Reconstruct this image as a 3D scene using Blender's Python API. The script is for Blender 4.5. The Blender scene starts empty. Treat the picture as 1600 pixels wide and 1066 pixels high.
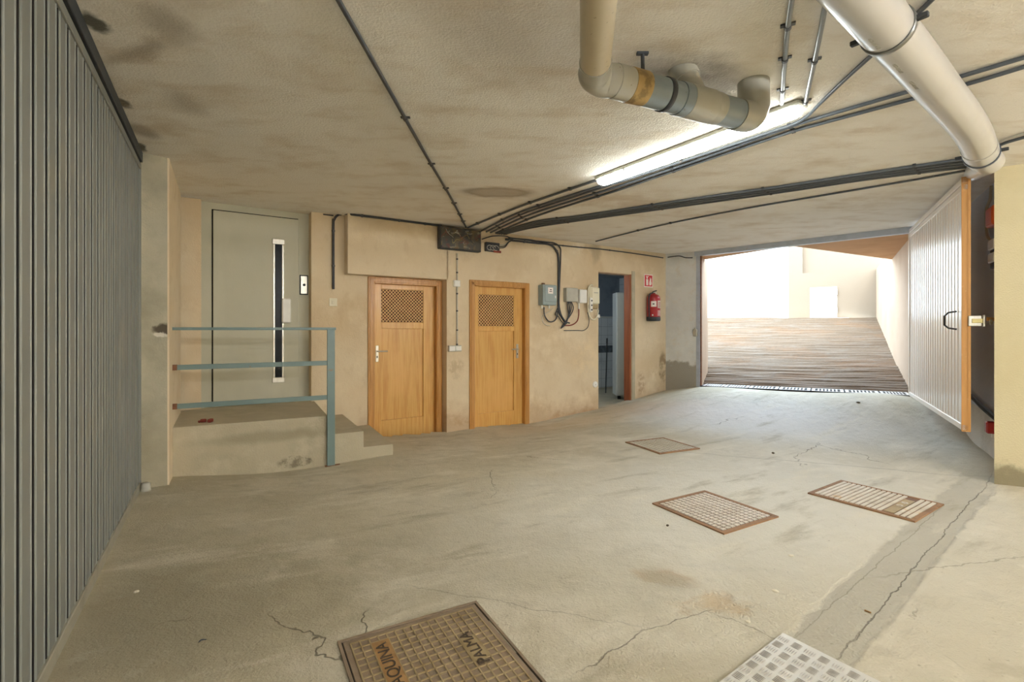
import bpy, math, random
import numpy as np
from mathutils import Matrix, Vector, noise as mnoise
random.seed(7)
C = bpy.context.scene.collection
F, CX, HY, CAMZ = 750.0, 800.0, 514.0, 1.35
CEIL = 2.77
PI = math.pi

# ------------------------------------------------------------------ camera
cam_d = bpy.data.cameras.new('camera')
cam = bpy.data.objects.new('camera', cam_d)
C.objects.link(cam)
cam.location = (0, 0, CAMZ)
cam.rotation_euler = (PI / 2, 0, 0)
cam_d.sensor_fit = 'HORIZONTAL'
cam_d.sensor_width = 36
cam_d.lens = 36 * F / 1600
cam_d.shift_y = (HY - 533) / 1600
cam_d.clip_start = 0.05
bpy.context.scene.camera = cam

# ------------------------------------------------------------------ helpers: photograph rays to places
def atz(px, py, z):
    dz = (HY - py) / F
    y = (z - CAMZ) / dz
    return Vector(((px - CX) / F * y, y, z))

def aty(px, py, y):
    return Vector(((px - CX) / F * y, y, CAMZ + (HY - py) / F * y))

class Fr:
    """A vertical plane in the place: x along it, y away from the viewer, z up."""
    def __init__(s, ox, oy, dx, dy):
        l = math.hypot(dx, dy)
        s.ox, s.oy, s.dx, s.dy = ox, oy, dx / l, dy / l
        s.M = Matrix(((s.dx, -s.dy, 0, ox), (s.dy, s.dx, 0, oy), (0, 0, 1, 0), (0, 0, 0, 1)))
    def s(s, px, off=0):
        t = (px - CX) / F
        ox, oy = s.ox - s.dy * off, s.oy + s.dx * off
        return (t * oy - ox) / (s.dx - t * s.dy)
    def z(s, px, py, off=0):
        y = s.oy + s.dx * off + s.s(px, off) * s.dy
        return CAMZ + (HY - py) / F * y
    def loc(s, px, py, off=0):
        return Vector((s.s(px, off), off, s.z(px, py, off)))
    def w(s, px, py, off=0):
        return s.M @ s.loc(px, py, off)

# ------------------------------------------------------------------ materials
def rgb(h):
    h = h.lstrip('#')
    c = [int(h[i:i + 2], 16) / 255 for i in (0, 2, 4)]
    return tuple(x / 12.92 if x <= .04045 else ((x + .055) / 1.055) ** 2.4 for x in c) + (1,)

class NT:
    def __init__(s, name):
        s.mat = bpy.data.materials.new(name)
        s.mat.use_nodes = True
        s.t = s.mat.node_tree
        s.b = s.t.nodes['Principled BSDF']
        s._pos = None
    def node(s, typ, ins=None, **at):
        n = s.t.nodes.new(typ)
        for k, v in at.items():
            setattr(n, k, v)
        for k, v in (ins or {}).items():
            s.put(n.inputs[k], v)
        return n
    def put(s, sock, v):
        if isinstance(v, bpy.types.NodeSocket):
            s.t.links.new(v, sock)
        else:
            sock.default_value = v
    @property
    def pos(s):
        if s._pos is None:
            s._pos = s.node('ShaderNodeNewGeometry').outputs['Position']
        return s._pos
    def math(s, op, a, b=0.0, clamp=False):
        return s.node('ShaderNodeMath', {0: a, 1: b}, operation=op, use_clamp=clamp).outputs[0]
    def vmath(s, op, a, b):
        return s.node('ShaderNodeVectorMath', {0: a, 1: b}, operation=op).outputs[0]
    def noise(s, scale, detail=4, rough=.6, stretch=None, vec=None, off=0, color=False):
        v = vec or s.pos
        if stretch or off:
            v = s.node('ShaderNodeMapping', {'Vector': v, 'Scale': stretch or (1, 1, 1), 'Location': (off, off * .7, off * 1.3)}).outputs[0]
        n = s.node('ShaderNodeTexNoise', {'Vector': v, 'Scale': scale, 'Detail': detail, 'Roughness': rough})
        return n.outputs['Color' if color else 0]
    def remap(s, v, lo, hi, a=0.0, b=1.0):
        return s.node('ShaderNodeMapRange', {'Value': v, 'From Min': lo, 'From Max': hi, 'To Min': a, 'To Max': b}, interpolation_type='SMOOTHSTEP').outputs[0]
    def mix(s, fac, a, b, mode='MIX'):
        n = s.node('ShaderNodeMix', data_type='RGBA', blend_type=mode)
        s.put(n.inputs[0], fac); s.put(n.inputs[6], a); s.put(n.inputs[7], b)
        return n.outputs[2]
    def local(s, center, radii, rot, wob=0.0, wsc=4.0):
        v = s.pos
        if wob:
            c = s.noise(wsc, 4, .6, color=True)
            v = s.vmath('ADD', v, s.vmath('MULTIPLY', s.vmath('SUBTRACT', c, (.5, .5, .5)), (wob, wob, wob)))
        return s.node('ShaderNodeMapping', {'Vector': v, 'Location': center, 'Rotation': (0, 0, rot), 'Scale': radii}, vector_type='TEXTURE').outputs[0]
    def blob(s, center, radii, rot=0, wob=0.0, wsc=4.0, soft=.4, box=False, ring=False):
        v = s.local(center, radii, rot, wob, wsc)
        if box:
            x = s.node('ShaderNodeSeparateXYZ', {0: s.node('ShaderNodeVectorMath', {0: v}, operation='ABSOLUTE').outputs[0]}).outputs
            d = s.math('MAXIMUM', s.math('MAXIMUM', x[0], x[1]), x[2])
        else:
            d = s.node('ShaderNodeVectorMath', {0: v}, operation='LENGTH').outputs[1]
        if ring:
            d = s.math('ADD', s.math('ABSOLUTE', s.math('SUBTRACT', d, 1.0)), 1 - soft * .5)
        return s.remap(d, 1 - soft, 1 + soft, 1, 0)

def material(name, base, rough=.8, metal=0.0, layers=(), bump=(), stains=(), spec=None, coat=0.0, extra=None):
    """layers: (scale, detail, lo, hi, colour, amount, stretch); bump: (scale, detail, metres, stretch); stains: dicts for blob + color, fac"""
    m = NT(name)
    col = rgb(base)
    for i, (sc, det, lo, hi, c, fac, st) in enumerate(layers):
        f = m.math('MULTIPLY', m.remap(m.noise(sc, det, .6, st, off=3.1 * i + 1), lo, hi), fac)
        col = m.mix(f, col, rgb(c))
    h = None
    for s_ in stains:
        s_ = dict(s_)
        c, fac = s_.pop('color'), s_.pop('fac', 1.0)
        br, bh = s_.pop('broken', None), s_.pop('h', 0)
        f = m.blob(**s_)
        if br:
            f = m.math('MULTIPLY', f, m.remap(m.noise(br, 5, .65, off=11), .38, .6))
        if bh:
            hh = m.math('MULTIPLY', f, bh)
            h = hh if h is None else m.math('ADD', h, hh)
        col = m.mix(m.math('MULTIPLY', f, fac), col, rgb(c))
    if extra:
        col, h = extra(m, col, h)
    m.put(m.b.inputs['Base Color'], col)
    m.b.inputs['Roughness'].default_value = rough
    m.b.inputs['Metallic'].default_value = metal
    if spec is not None:
        m.b.inputs['Specular IOR Level'].default_value = spec
    if coat:
        m.b.inputs['Coat Weight'].default_value = coat
        m.b.inputs['Coat Roughness'].default_value = .2
    for sc, det, amp, st in bump:
        hh = m.math('MULTIPLY', m.noise(sc, det, .6, st, off=5), amp)
        h = hh if h is None else m.math('ADD', h, hh)
    if h is not None:
        b = m.node('ShaderNodeBump', {'Height': h, 'Strength': 1.0, 'Distance': 1.0})
        m.t.links.new(b.outputs[0], m.b.inputs['Normal'])
    return m.mat

# ------------------------------------------------------------------ meshes
class MB:
    def __init__(s, M=None):
        s.v, s.f, s.sm = [], [], []
        s.M = M or Matrix()
    def add(s, verts, faces, smooth=False):
        o = len(s.v)
        s.v += [s.M @ Vector(p) for p in verts]
        s.f += [tuple(o + i for i in f) for f in faces]
        s.sm += [smooth] * len(faces)
        return s
    def box(s, x0, x1, y0, y1, z0, z1, bev=0.0):
        if x0 > x1: x0, x1 = x1, x0
        if y0 > y1: y0, y1 = y1, y0
        if z0 > z1: z0, z1 = z1, z0
        b = min(bev, (x1 - x0) * .45, (y1 - y0) * .45, (z1 - z0) * .45)
        if b <= 0:
            v = [(x, y, z) for z in (z0, z1) for y in (y0, y1) for x in (x0, x1)]
            return s.add(v, [(0, 2, 3, 1), (4, 5, 7, 6), (0, 1, 5, 4), (2, 6, 7, 3), (0, 4, 6, 2), (1, 3, 7, 5)])
        v, idx = [], {}
        for i, (x, sx) in enumerate(((x0, 1), (x1, -1))):
            for j, (y, sy) in enumerate(((y0, 1), (y1, -1))):
                for k, (z, sz) in enumerate(((z0, 1), (z1, -1))):
                    idx[i, j, k, 0] = len(v); v.append((x, y + sy * b, z + sz * b))
                    idx[i, j, k, 1] = len(v); v.append((x + sx * b, y, z + sz * b))
                    idx[i, j, k, 2] = len(v); v.append((x + sx * b, y + sy * b, z))
        fs = []
        for i in (0, 1):
            fs.append([idx[i, a, c, 0] for a, c in ((0, 0), (0, 1), (1, 1), (1, 0))][::1 if i == 0 else -1])
            fs.append([idx[a, i, c, 1] for a, c in ((0, 0), (1, 0), (1, 1), (0, 1))][::1 if i == 0 else -1])
            fs.append([idx[a, c, i, 2] for a, c in ((0, 0), (0, 1), (1, 1), (1, 0))][::1 if i == 0 else -1])
        for j in (0, 1):
            for k in (0, 1):
                fs.append([idx[0, j, k, 1], idx[1, j, k, 1], idx[1, j, k, 2], idx[0, j, k, 2]])
                fs.append([idx[j, 0, k, 0], idx[j, 1, k, 0], idx[j, 1, k, 2], idx[j, 0, k, 2]])
                fs.append([idx[j, k, 0, 0], idx[j, k, 1, 0], idx[j, k, 1, 1], idx[j, k, 0, 1]])
        for i in (0, 1):
            for j in (0, 1):
                for k in (0, 1):
                    fs.append([idx[i, j, k, 0], idx[i, j, k, 1], idx[i, j, k, 2]])
        return s.add(v, fs)
    def prism(s, poly, z0, z1):
        n = len(poly)
        z0s = z0 if isinstance(z0, (list, tuple)) else [z0] * n
        z1s = z1 if isinstance(z1, (list, tuple)) else [z1] * n
        v = [(p[0], p[1], z0s[i]) for i, p in enumerate(poly)] + [(p[0], p[1], z1s[i]) for i, p in enumerate(poly)]
        fs = [tuple(range(n))[::-1], tuple(range(n, 2 * n))]
        fs += [(i, (i + 1) % n, n + (i + 1) % n, n + i) for i in range(n)]
        return s.add(v, fs)
    def tube(s, pts, r, n=12, caps=True, smooth=True):
        pts = [Vector(p) for p in pts]
        rs = r if isinstance(r, (list, tuple)) else [r] * len(pts)
        T = []
        for i in range(len(pts)):
            a, b = pts[max(i - 1, 0)], pts[min(i + 1, len(pts) - 1)]
            T.append((b - a).normalized())
        up = Vector((0, 0, 1)) if abs(T[0].z) < .9 else Vector((1, 0, 0))
        nrm = (up - T[0] * up.dot(T[0])).normalized()
        v = []
        for i, p in enumerate(pts):
            nrm = (nrm - T[i] * nrm.dot(T[i])).normalized()
            bi = T[i].cross(nrm)
            for k in range(n):
                a = 2 * PI * k / n
                v.append(p + (nrm * math.cos(a) + bi * math.sin(a)) * rs[i])
        fs = []
        for i in range(len(pts) - 1):
            for k in range(n):
                k2 = (k + 1) % n
                fs.append((i * n + k, i * n + k2, (i + 1) * n + k2, (i + 1) * n + k))
        s.add(v, fs, smooth)
        if caps:
            s.add(v[:n], [tuple(range(n))[::-1]]); s.add(v[-n:], [tuple(range(n))])
        return s
    def lathe(s, prof, n=20, M=None):
        M = M or Matrix()
        v, fs = [], []
        for r, z in prof:
            for k in range(n):
                a = 2 * PI * k / n
                v.append(M @ Vector((r * math.cos(a), r * math.sin(a), z)))
        for i in range(len(prof) - 1):
            for k in range(n):
                k2 = (k + 1) % n
                fs.append((i * n + k, i * n + k2, (i + 1) * n + k2, (i + 1) * n + k))
        return s.add(v, fs, True)
    def build(s, name, mat, parent=None):
        me = bpy.data.meshes.new(name)
        inv = MW.get(parent.name, Matrix()).inverted() if parent else Matrix()
        me.from_pydata([inv @ p for p in s.v], [], s.f)
        me.polygons.foreach_set('use_smooth', s.sm)
        me.validate(); me.update()
        o = bpy.data.objects.new(name, me)
        C.objects.link(o)
        if mat:
            me.materials.append(mat)
        if parent:
            o.parent = parent
            MW[o.name] = MW[parent.name]
        return o

MW = {}
def thing(name, label, cat, M=None, group=None, kind=None):
    o = bpy.data.objects.new(name, None)
    C.objects.link(o)
    M = M if M is not None else Matrix()
    if isinstance(M, Vector):
        M = Matrix.Translation(M)
    o.matrix_world = M
    o.empty_display_size = .1
    MW[o.name] = M.copy()
    o['label'] = label; o['category'] = cat
    if group: o['group'] = group
    if kind: o['kind'] = kind
    return o
def struct(o, label=None, cat=None):
    o['kind'] = 'structure'
    if label: o['label'] = label
    if cat: o['category'] = cat
    return o
def tag(o, label, cat, group=None):
    o['label'] = label; o['category'] = cat
    if group: o['group'] = group
    return o
def base_of(fr, s, z, off=0):
    return fr.M @ Matrix.Translation((s, off, z))
def smooth_path(pts, sub=6):
    pts = [Vector(p) for p in pts]
    out = []
    for i in range(len(pts) - 1):
        p0, p1, p2, p3 = pts[max(i - 1, 0)], pts[i], pts[i + 1], pts[min(i + 2, len(pts) - 1)]
        for k in range(sub):
            t = k / sub
            out.append(.5 * ((2 * p1) + (p2 - p0) * t + (2 * p0 - 5 * p1 + 4 * p2 - p3) * t * t + (3 * p1 - p0 - 3 * p2 + p3) * t ** 3))
    out.append(pts[-1])
    return out
def along(pts, f):
    L = [0]
    for a, b in zip(pts, pts[1:]): L.append(L[-1] + (b - a).length)
    d = f * L[-1]
    for i in range(len(pts) - 1):
        if L[i + 1] >= d:
            t = (d - L[i]) / max(L[i + 1] - L[i], 1e-9)
            return pts[i].lerp(pts[i + 1], t), (pts[i + 1] - pts[i]).normalized()
    return pts[-1], (pts[-1] - pts[-2]).normalized()
def cut(pts, f0, f1, n=10):
    return [along(pts, f0 + (f1 - f0) * k / n)[0] for k in range(n + 1)]
def text_mesh(body, size, M, extrude=.002):
    cu = bpy.data.curves.new('lettering', 'FONT')
    cu.body = body; cu.size = size; cu.extrude = extrude; cu.align_x = 'CENTER'; cu.align_y = 'CENTER'
    o = bpy.data.objects.new('lettering', cu)
    C.objects.link(o)
    bpy.context.view_layer.update()
    me = bpy.data.meshes.new_from_object(o)
    mb = MB(M)
    mb.add([v.co.copy() for v in me.vertices], [tuple(p.vertices) for p in me.polygons])
    bpy.data.objects.remove(o); bpy.data.curves.remove(cu); bpy.data.meshes.remove(me)
    return mb

# ------------------------------------------------------------------ main planes of the place
CW = 7.2
TH = .16
kW = math.hypot(1, .65)
W = Fr(0, CW, 1, .65)                       # wall with the second wooden door
L_ = Fr(0, CW + TH * kW, 1, .65)            # recessed wall with the first wooden door
E_ = Fr(0, CW + 2 * TH * kW, 1, .65)        # lift wall
G = Fr(-2.99, 3.85, -.52, .854)             # big ribbed gate
POSTL, HINGE = Vector((3.46, 8.80)), Vector((5.55, 6.70))
O = Fr(POSTL.x, POSTL.y, HINGE.x - POSTL.x, HINGE.y - POSTL.y)   # driveway opening
OW = (HINGE - POSTL).length
FREE = Vector((4.13, 4.39))
LF = Fr(HINGE.x, HINGE.y, FREE.x - HINGE.x, FREE.y - HINGE.y)    # open gate leaf
LW = (FREE - HINGE).length
RWA, RWB = Vector((6.05, 6.75)), Vector((4.58, 4.50))
RW = Fr(RWA.x, RWA.y, RWB.x - RWA.x, RWB.y - RWA.y)              # wall behind the leaf
CORNER = W.w(1040, 514).xy
P1, P2 = Vector((-3.0, 4.27)), Vector((-1.863, 4.85))
RL = Fr(P1.x, P1.y, P2.x - P1.x, P2.y - P1.y)                    # front of the landing
PIL = Fr(4.25, 4.23, 1, -.65)

# ------------------------------------------------------------------ floor heights
ctrl = []
def cp(x, y, z): ctrl.append((x, y, z))
for k in range(6):
    q = G.M @ Vector((-k * .9, 0, 0)); cp(q.x, q.y, .06)
cp(-2.9, 3.95, .055); cp(-2.4, 4.55, -.03); cp(-1.863, 4.85, -.03); cp(-1.28, 5.15, 0)
for px, py in ((597, 684), (690, 677), (736, 670), (825, 662), (880, 651)):
    q = W.w(px, py); cp(q.x, q.y, q.z)
q = W.w(935, 639); cp(q.x, q.y, q.z)
q = W.w(988, 625); cp(q.x, q.y, q.z)
q = W.w(1040, 610); cp(q.x, q.y, q.z)
for t in (0, .33, .66, 1):
    q = POSTL.lerp(HINGE, t); cp(q.x, q.y, .29 + .12 * t)
    q2 = q + Vector((-.3, -.3)); cp(q2.x, q2.y, .27 + .12 * t)
q = RW.w(1513, 682); cp(q.x, q.y, q.z)
q = RW.w(1555, 720); cp(q.x, q.y, q.z)
cp(4.25, 4.2, -.02)
for x, y in ((0, 0), (0, 2), (1.5, 2.5), (3, 3), (2.2, 4.2), (.6, 4), (1.2, 5.6), (-1, 3.2), (3.3, 4.6), (2, 0), (-.5, 1), (4, 1), (6, 2), (2, -3), (6, -3), (8, -5), (3, -6)):
    cp(x, y, 0)
for px, py in ((1262, 772), (1314, 752), (1475, 790), (1419, 814), (1368, 781), (1340, 793), (1395, 771)):
    q = atz(px, py, 0.0); cp(q.x, q.y, 0.0)
cp(2.45, 6.6, .03); cp(3.9, 5.7, .08); cp(-.3, 5.8, -.05)
cp(3.9, 6.9, .2)
_A = np.array(ctrl)
_D = np.sqrt(((_A[:, None, :2] - _A[None, :, :2]) ** 2).sum(-1) + .16)
_n = len(ctrl)
_K = np.zeros((_n + 1, _n + 1)); _K[:_n, :_n] = _D; _K[_n, :_n] = 1; _K[:_n, _n] = 1
_w = np.linalg.solve(_K, np.append(_A[:, 2], 0))
def floor_z(x, y):
    d = np.sqrt((_A[:, 0] - x) ** 2 + (_A[:, 1] - y) ** 2 + .16)
    return float(d @ _w[:_n] + _w[_n])
def floor_pt(px, py):
    z = 0.0
    for _ in range(12):
        p = atz(px, py, z); z = .5 * z + .5 * floor_z(p.x, p.y)
    return atz(px, py, z)
def ceil_pt(px, py, drop=0.0):
    return atz(px, py, CEIL - drop)

# ------------------------------------------------------------------ material palette
A33 = math.atan2(.65, 1)
def wall_stain(px, py, rx, rz, color, fac, fr=W, wob=.25, soft=.6, **k):
    q = fr.w(px, py)
    return dict(center=tuple(q), radii=(rx, .5, rz), rot=A33, color=color, fac=fac, wob=wob, soft=soft, **k)
def dirt_low(z0, z1, color, fac):
    def ex(m, col, h):
        z = m.node('ShaderNodeSeparateXYZ', {0: m.pos}).outputs[2]
        n = m.noise(3.2, 5, .65, off=9)
        zz = m.math('ADD', z, m.math('MULTIPLY', m.math('SUBTRACT', n, .5), -.9))
        f = m.math('MULTIPLY', m.remap(zz, z0, z1, 1, 0), fac)
        return m.mix(f, col, rgb(color)), h
    return ex
m_wall = material('beige_render', '#dccaab', .9, layers=[
    (1.1, 4, .42, .68, '#cfb894', .7, None), (2.7, 5, .5, .72, '#e6d6b8', .6, None), (7, 5, .55, .75, '#c4aa84', .35, (1, 1, .5))],
    bump=[(90, 3, .004, None), (14, 4, .006, None)],
    stains=[wall_stain(905, 388, .22, .10, '#efe3cc', .8, broken=6), wall_stain(930, 395, .10, .16, '#8f8068', .45),
            wall_stain(1036, 575, .10, .28, '#8c7355', .8, wob=.2, soft=.25, broken=5, h=-.01), wall_stain(1022, 585, .10, .12, '#e9d9bd', .7, wsc=9, broken=9),
            wall_stain(1002, 600, .10, .18, '#9a6f4b', .6, broken=12), wall_stain(918, 560, .30, .28, '#e6cfa6', .6, broken=4),
            wall_stain(712, 575, .1, .1, '#9c8059', .4, broken=12), wall_stain(722, 655, .25, .08, '#a98258', .5, broken=6),
            wall_stain(900, 648, .55, .08, '#a97f55', .6, broken=5)],
    extra=dirt_low(-.05, .32, '#a88560', .45))
m_wall_plain = material('light_smooth_render', '#e6d5b8', .9, layers=[(1.3, 4, .4, .7, '#dcc6a2', .6, None), (6, 4, .55, .7, '#c9b18a', .4, None)])
m_wall_pink = material('peach_render', '#b0957a', .9, layers=[(1.3, 4, .4, .7, '#a4876a', .6, None)], bump=[(90, 3, .004, None)])
m_white_out = material('white_exterior_render', '#f3efe6', .9, layers=[(2, 4, .5, .7, '#e9e3d6', .5, None)], bump=[(80, 3, .003, None)])
m_cream_out = material('cream_exterior_render', '#8b7963', .9, layers=[(2, 4, .5, .7, '#8b7860', .5, None)], bump=[(80, 3, .003, None)])
m_soffit = material('brown_soffit', '#c09468', .9, layers=[(2, 4, .4, .7, '#ae8252', .6, None)], bump=[(60, 3, .004, None)])
q = PIL.w(1575, 745)
m_pillar = material('yellow_beige_render', '#cec3a0', .9, layers=[(1.5, 4, .45, .7, '#c5b993', .6, None)], bump=[(90, 3, .004, None)],
    extra=lambda m, col, h: (m.mix(m.math('MULTIPLY', m.remap(m.math('ADD', m.node('ShaderNodeSeparateXYZ', {0: m.pos}).outputs[2], m.math('MULTIPLY', m.math('SUBTRACT', m.noise(5, 4), .5), -.35)), .10, .2, 1, 0), .8), col, rgb('#776d54')), h))
m_concrete_wall = material('grey_cement_render', '#b8b19b', .92, layers=[
    (1.6, 5, .4, .68, '#98927c', .8, None), (5, 5, .5, .72, '#c3bba2', .5, None)], bump=[(60, 4, .008, None), (9, 4, .012, None)],
    extra=dirt_low(.15, .9, '#a59c82', .5),
    stains=[dict(center=(-2.875, 3.985, 1.345), radii=(.06, .2, .05), color='#4c4033', fac=.9, wob=.08, wsc=14, soft=.25, h=-.012), dict(center=(-2.90, 3.97, 1.30), radii=(.035, .2, .02), color='#e2dccb', fac=.9, wob=.06, wsc=16, soft=.3)])
m_concrete_pier = material('cool_cement_render', '#dcdbd6', .92, layers=[
    (1.8, 5, .4, .68, '#c9c8c3', .7, None), (4, 5, .5, .72, '#e6e4de', .5, None)], bump=[(50, 4, .008, None)],
    extra=lambda m, col, h: dirt_low(.66, .80, '#8d8473', .8)(m, m.mix(m.math('MULTIPLY', m.remap(m.noise(7, 5, .7, off=4), .5, .7), .5), col, rgb('#d3c8b6')) , h))
m_sage = material('sage_grey_paint', '#bebba6', .6, layers=[(1.2, 4, .4, .7, '#b1b09a', .6, None), (3, 4, .5, .7, '#c8c5b0', .4, (1, 1, .3))], bump=[(40, 3, .001, None)])
m_landing = material('landing_cement', '#bcb299', .9, layers=[(1.8, 5, .4, .68, '#a59d86', .7, None), (5, 5, .5, .72, '#ccc3ab', .5, None)], bump=[(70, 4, .006, None), (6, 3, .008, None)],
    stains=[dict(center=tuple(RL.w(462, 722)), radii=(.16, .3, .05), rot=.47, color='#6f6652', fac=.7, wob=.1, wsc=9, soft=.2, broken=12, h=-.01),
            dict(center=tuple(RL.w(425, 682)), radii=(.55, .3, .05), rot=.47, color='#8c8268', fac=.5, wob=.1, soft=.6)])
def bluish_band(m, col, h):
    z = m.node('ShaderNodeSeparateXYZ', {0: m.pos}).outputs[2]
    return m.mix(m.remap(z, .50, .53), col, rgb('#d0d8e6')), h  # bluer above cable height, greyer below
m_dark_wall = material('two_tone_wall', '#e0dbd3', .9, layers=[(2, 5, .4, .68, '#bdb5a9', .7, None)], bump=[(60, 4, .007, None)], extra=bluish_band)

def ceiling_extra(m, col, h):
    streak = m.noise(1.6, 5, .62, (1.0, 2.6, 1), off=21)
    col = m.mix(m.math('MULTIPLY', m.remap(streak, .48, .72), .5), col, rgb('#c7b69c'))
    return col, h
def cst(px, py, rx, ry, color, fac, rot=A33, **k):
    q = ceil_pt(px, py)
    return dict(center=tuple(q), radii=(rx, ry, .5), rot=rot, color=color, fac=fac, **k)
m_ceiling = material('rough_ceiling_render', '#eae5db', .95, layers=[
    (.7, 4, .4, .7, '#eee9df', .8, None), (2.2, 5, .48, .7, '#d3c6b1', .5, None)],
    bump=[(75, 4, .008, None), (5, 4, .008, None)], extra=ceiling_extra,
    stains=[cst(778, 301, .33, .17, '#8f7c5e', .55, rot=.1, wob=.15, soft=.12), cst(778, 301, .33, .17, '#7d6a4e', .5, rot=.1, wob=.15, soft=.3, ring=True),
            cst(1075, 115, .28, .13, '#5b4e3c', .8, rot=.3, wob=.35, soft=.9), cst(1150, 155, .30, .10, '#6a5d4a', .6, rot=.5, wob=.3, soft=.9),
            cst(148, 37, .05, .08, '#3c3b2d', .9, rot=.5, wob=.10, wsc=9, soft=.35), cst(191, 161, .05, .07, '#3c392b', .9, rot=.5, wob=.10, wsc=9, soft=.3),
            cst(218, 230, .05, .10, '#3c392b', .85, rot=.5, wob=.10, wsc=9, soft=.3), cst(215, 82, .22, .05, '#76654b', .6, rot=-.4, wob=.2, soft=.8),
            cst(222, 205, .08, .12, '#7a6a50', .6, rot=.3, wob=.1, soft=.6), cst(265, 40, .09, .14, '#84745a', .5, rot=.3, wob=.15, soft=.8),
            cst(290, 160, .10, .16, '#8a7a60', .45, rot=.3, wob=.15, soft=.8), cst(1000, 320, 1.2, .25, '#bfa587', .5, rot=.4, wob=.4, soft=.9, broken=2),
            cst(780, 60, .25, .5, '#857459', .4, rot=-.5, wob=.3, soft=.9)])

def fst(px, py, rx, ry, color, fac, rot=0, **k):
    q = floor_pt(px, py)
    return dict(center=tuple(q), radii=(rx, ry, .6), rot=rot, color=color, fac=fac, **k)
def fline(a, b, wd, color, fac, **k):
    qa, qb = floor_pt(*a), floor_pt(*b)
    d = qb - qa
    return dict(center=tuple((qa + qb) / 2), radii=(d.xy.length / 2, wd, .6), rot=math.atan2(d.y, d.x), color=color, fac=fac, box=True, **k)
def floor_extra(m, col, h):
    v = m.vmath('ADD', m.pos, m.vmath('MULTIPLY', m.noise(2.5, 4, .6, color=True), (.5, .5, .5)))
    vo = m.node('ShaderNodeTexVoronoi', {'Vector': v, 'Scale': .55}, feature='DISTANCE_TO_EDGE').outputs[0]
    keep = m.remap(m.noise(.7, 3, .5, off=31), .58, .64)
    cr = m.math('MULTIPLY', m.remap(vo, .001, .004, 1, 0), keep)
    col = m.mix(m.math('MULTIPLY', cr, .7), col, rgb('#5f5846'))
    hc = m.math('MULTIPLY', cr, -.006)
    rv = m.node('ShaderNodeMapping', {'Vector': m.pos, 'Rotation': (0, 0, .5)}, vector_type='TEXTURE').outputs[0]
    s1 = m.noise(1.8, 6, .68, (.45, 1.7, 1), vec=rv, off=41)
    col = m.mix(m.math('MULTIPLY', m.remap(s1, .52, .70), .55), col, rgb('#ddd6c4'))
    s2 = m.noise(2.3, 6, .68, (.45, 1.7, 1), vec=rv, off=57)
    col = m.mix(m.math('MULTIPLY', m.remap(s2, .54, .72), .55), col, rgb('#958c75'))
    sp = m.remap(m.noise(38, 2, .5, off=17), .70, .76)
    col = m.mix(m.math('MULTIPLY', sp, .4), col, rgb('#7c745f'))
    return col, hc if h is None else m.math('ADD', h, hc)
m_floor = material('worn_concrete_floor', '#c2b9a2', .72, layers=[
    (.55, 4, .38, .66, '#b3a990', .8, None), (1.4, 5, .48, .70, '#d3cab6', .7, None), (3.5, 6, .52, .72, '#a59c85', .5, (1, 1.8, 1)), (11, 5, .55, .75, '#d9d1be', .4, None)],
    bump=[(85, 4, .007, None), (9, 5, .014, None), (2, 3, .02, None)], extra=floor_extra, spec=.35,
    stains=[fst(1075, 640, 1.6, .45, '#c9a476', .55, rot=-.7, wob=.5, soft=.7), fst(930, 655, 1.2, .35, '#c4a77c', .45, rot=.55, wob=.4, soft=.8),
            fst(1180, 780, 1.9, 1.2, '#dcdad2', .7, rot=.3, wob=.5, soft=.8), fst(1180, 655, 1.5, .9, '#d6d6d6', .75, rot=-.7, wob=.4, soft=.7),  # pale wear, lightened further to paint in daylight from the driveway
            fst(1030, 950, .55, .35, '#d2cbb7', .55, wob=.5, soft=.6, broken=3), fst(1120, 945, .22, .10, '#b99a6c', .5, wob=.25, wsc=7, soft=.3, broken=6, h=-.008),
            fst(1035, 900, .16, .07, '#a98c62', .5, rot=-.4, wob=.2, wsc=6, soft=.4), fst(1040, 905, .12, .1, '#a19d8c', .4, wob=.3, soft=.5),
            fst(440, 900, .9, .5, '#9b927a', .55, wob=.5, soft=.8, broken=3), fst(300, 960, .6, .4, '#978e76', .5, wob=.5, soft=.8), fst(160, 1010, .5, .5, '#928a74', .5, wob=.3, soft=.8),
            fst(450, 790, .8, .25, '#c5baa0', .5, rot=.5, wob=.5, soft=.7, broken=4), fst(760, 740, .9, .2, '#c9bfa7', .6, rot=.2, wob=.4, soft=.7, broken=5),
            fline((1530, 750), (1265, 1030), .13, '#a5a193', .6, wob=.10, wsc=5, soft=.12, h=-.006),
            fline((1545, 752), (1300, 1040), .003, '#5f594c', .7, wob=.06, wsc=6, soft=.3, h=-.006),
            fline((1475, 790), (1240, 1000), .003, '#7b7464', .5, wob=.06, wsc=6, soft=.3),
            fline((1000, 985), (1108, 955), .0025, '#5f594c', .6, wob=.08, wsc=7, soft=.4, h=-.006), fline((905, 1052), (1003, 985), .0025, '#5f594c', .6, wob=.08, wsc=7, soft=.4, h=-.006),
            fline((1108, 955), (1400, 1075), .004, '#6b6454', .5, wob=.12, wsc=6, soft=.4), fline((985, 700), (1530, 745), .012, '#8f897a', .4, wob=.12, wsc=4, soft=.6),
            fline((640, 915), (1000, 980), .004, '#6b6454', .4, wob=.12, wsc=6, soft=.4), fline((1380, 900), (1600, 870), .005, '#7a7362', .5, wob=.1, wsc=6, soft=.4),
            ])
m_gate = material('grey_green_gate_paint', '#858781', .5, .1, layers=[(1.4, 4, .42, .7, '#777a74', .5, None), (16, 5, .62, .75, '#a3a294', .35, (1, 1, .4)), (2, 4, .55, .75, '#968c78', .35, None)])
m_gate_rail = material('worn_gate_rail', '#a9a595', .5, .3, layers=[(6, 4, .5, .7, '#8d8775', .6, None)])
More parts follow.
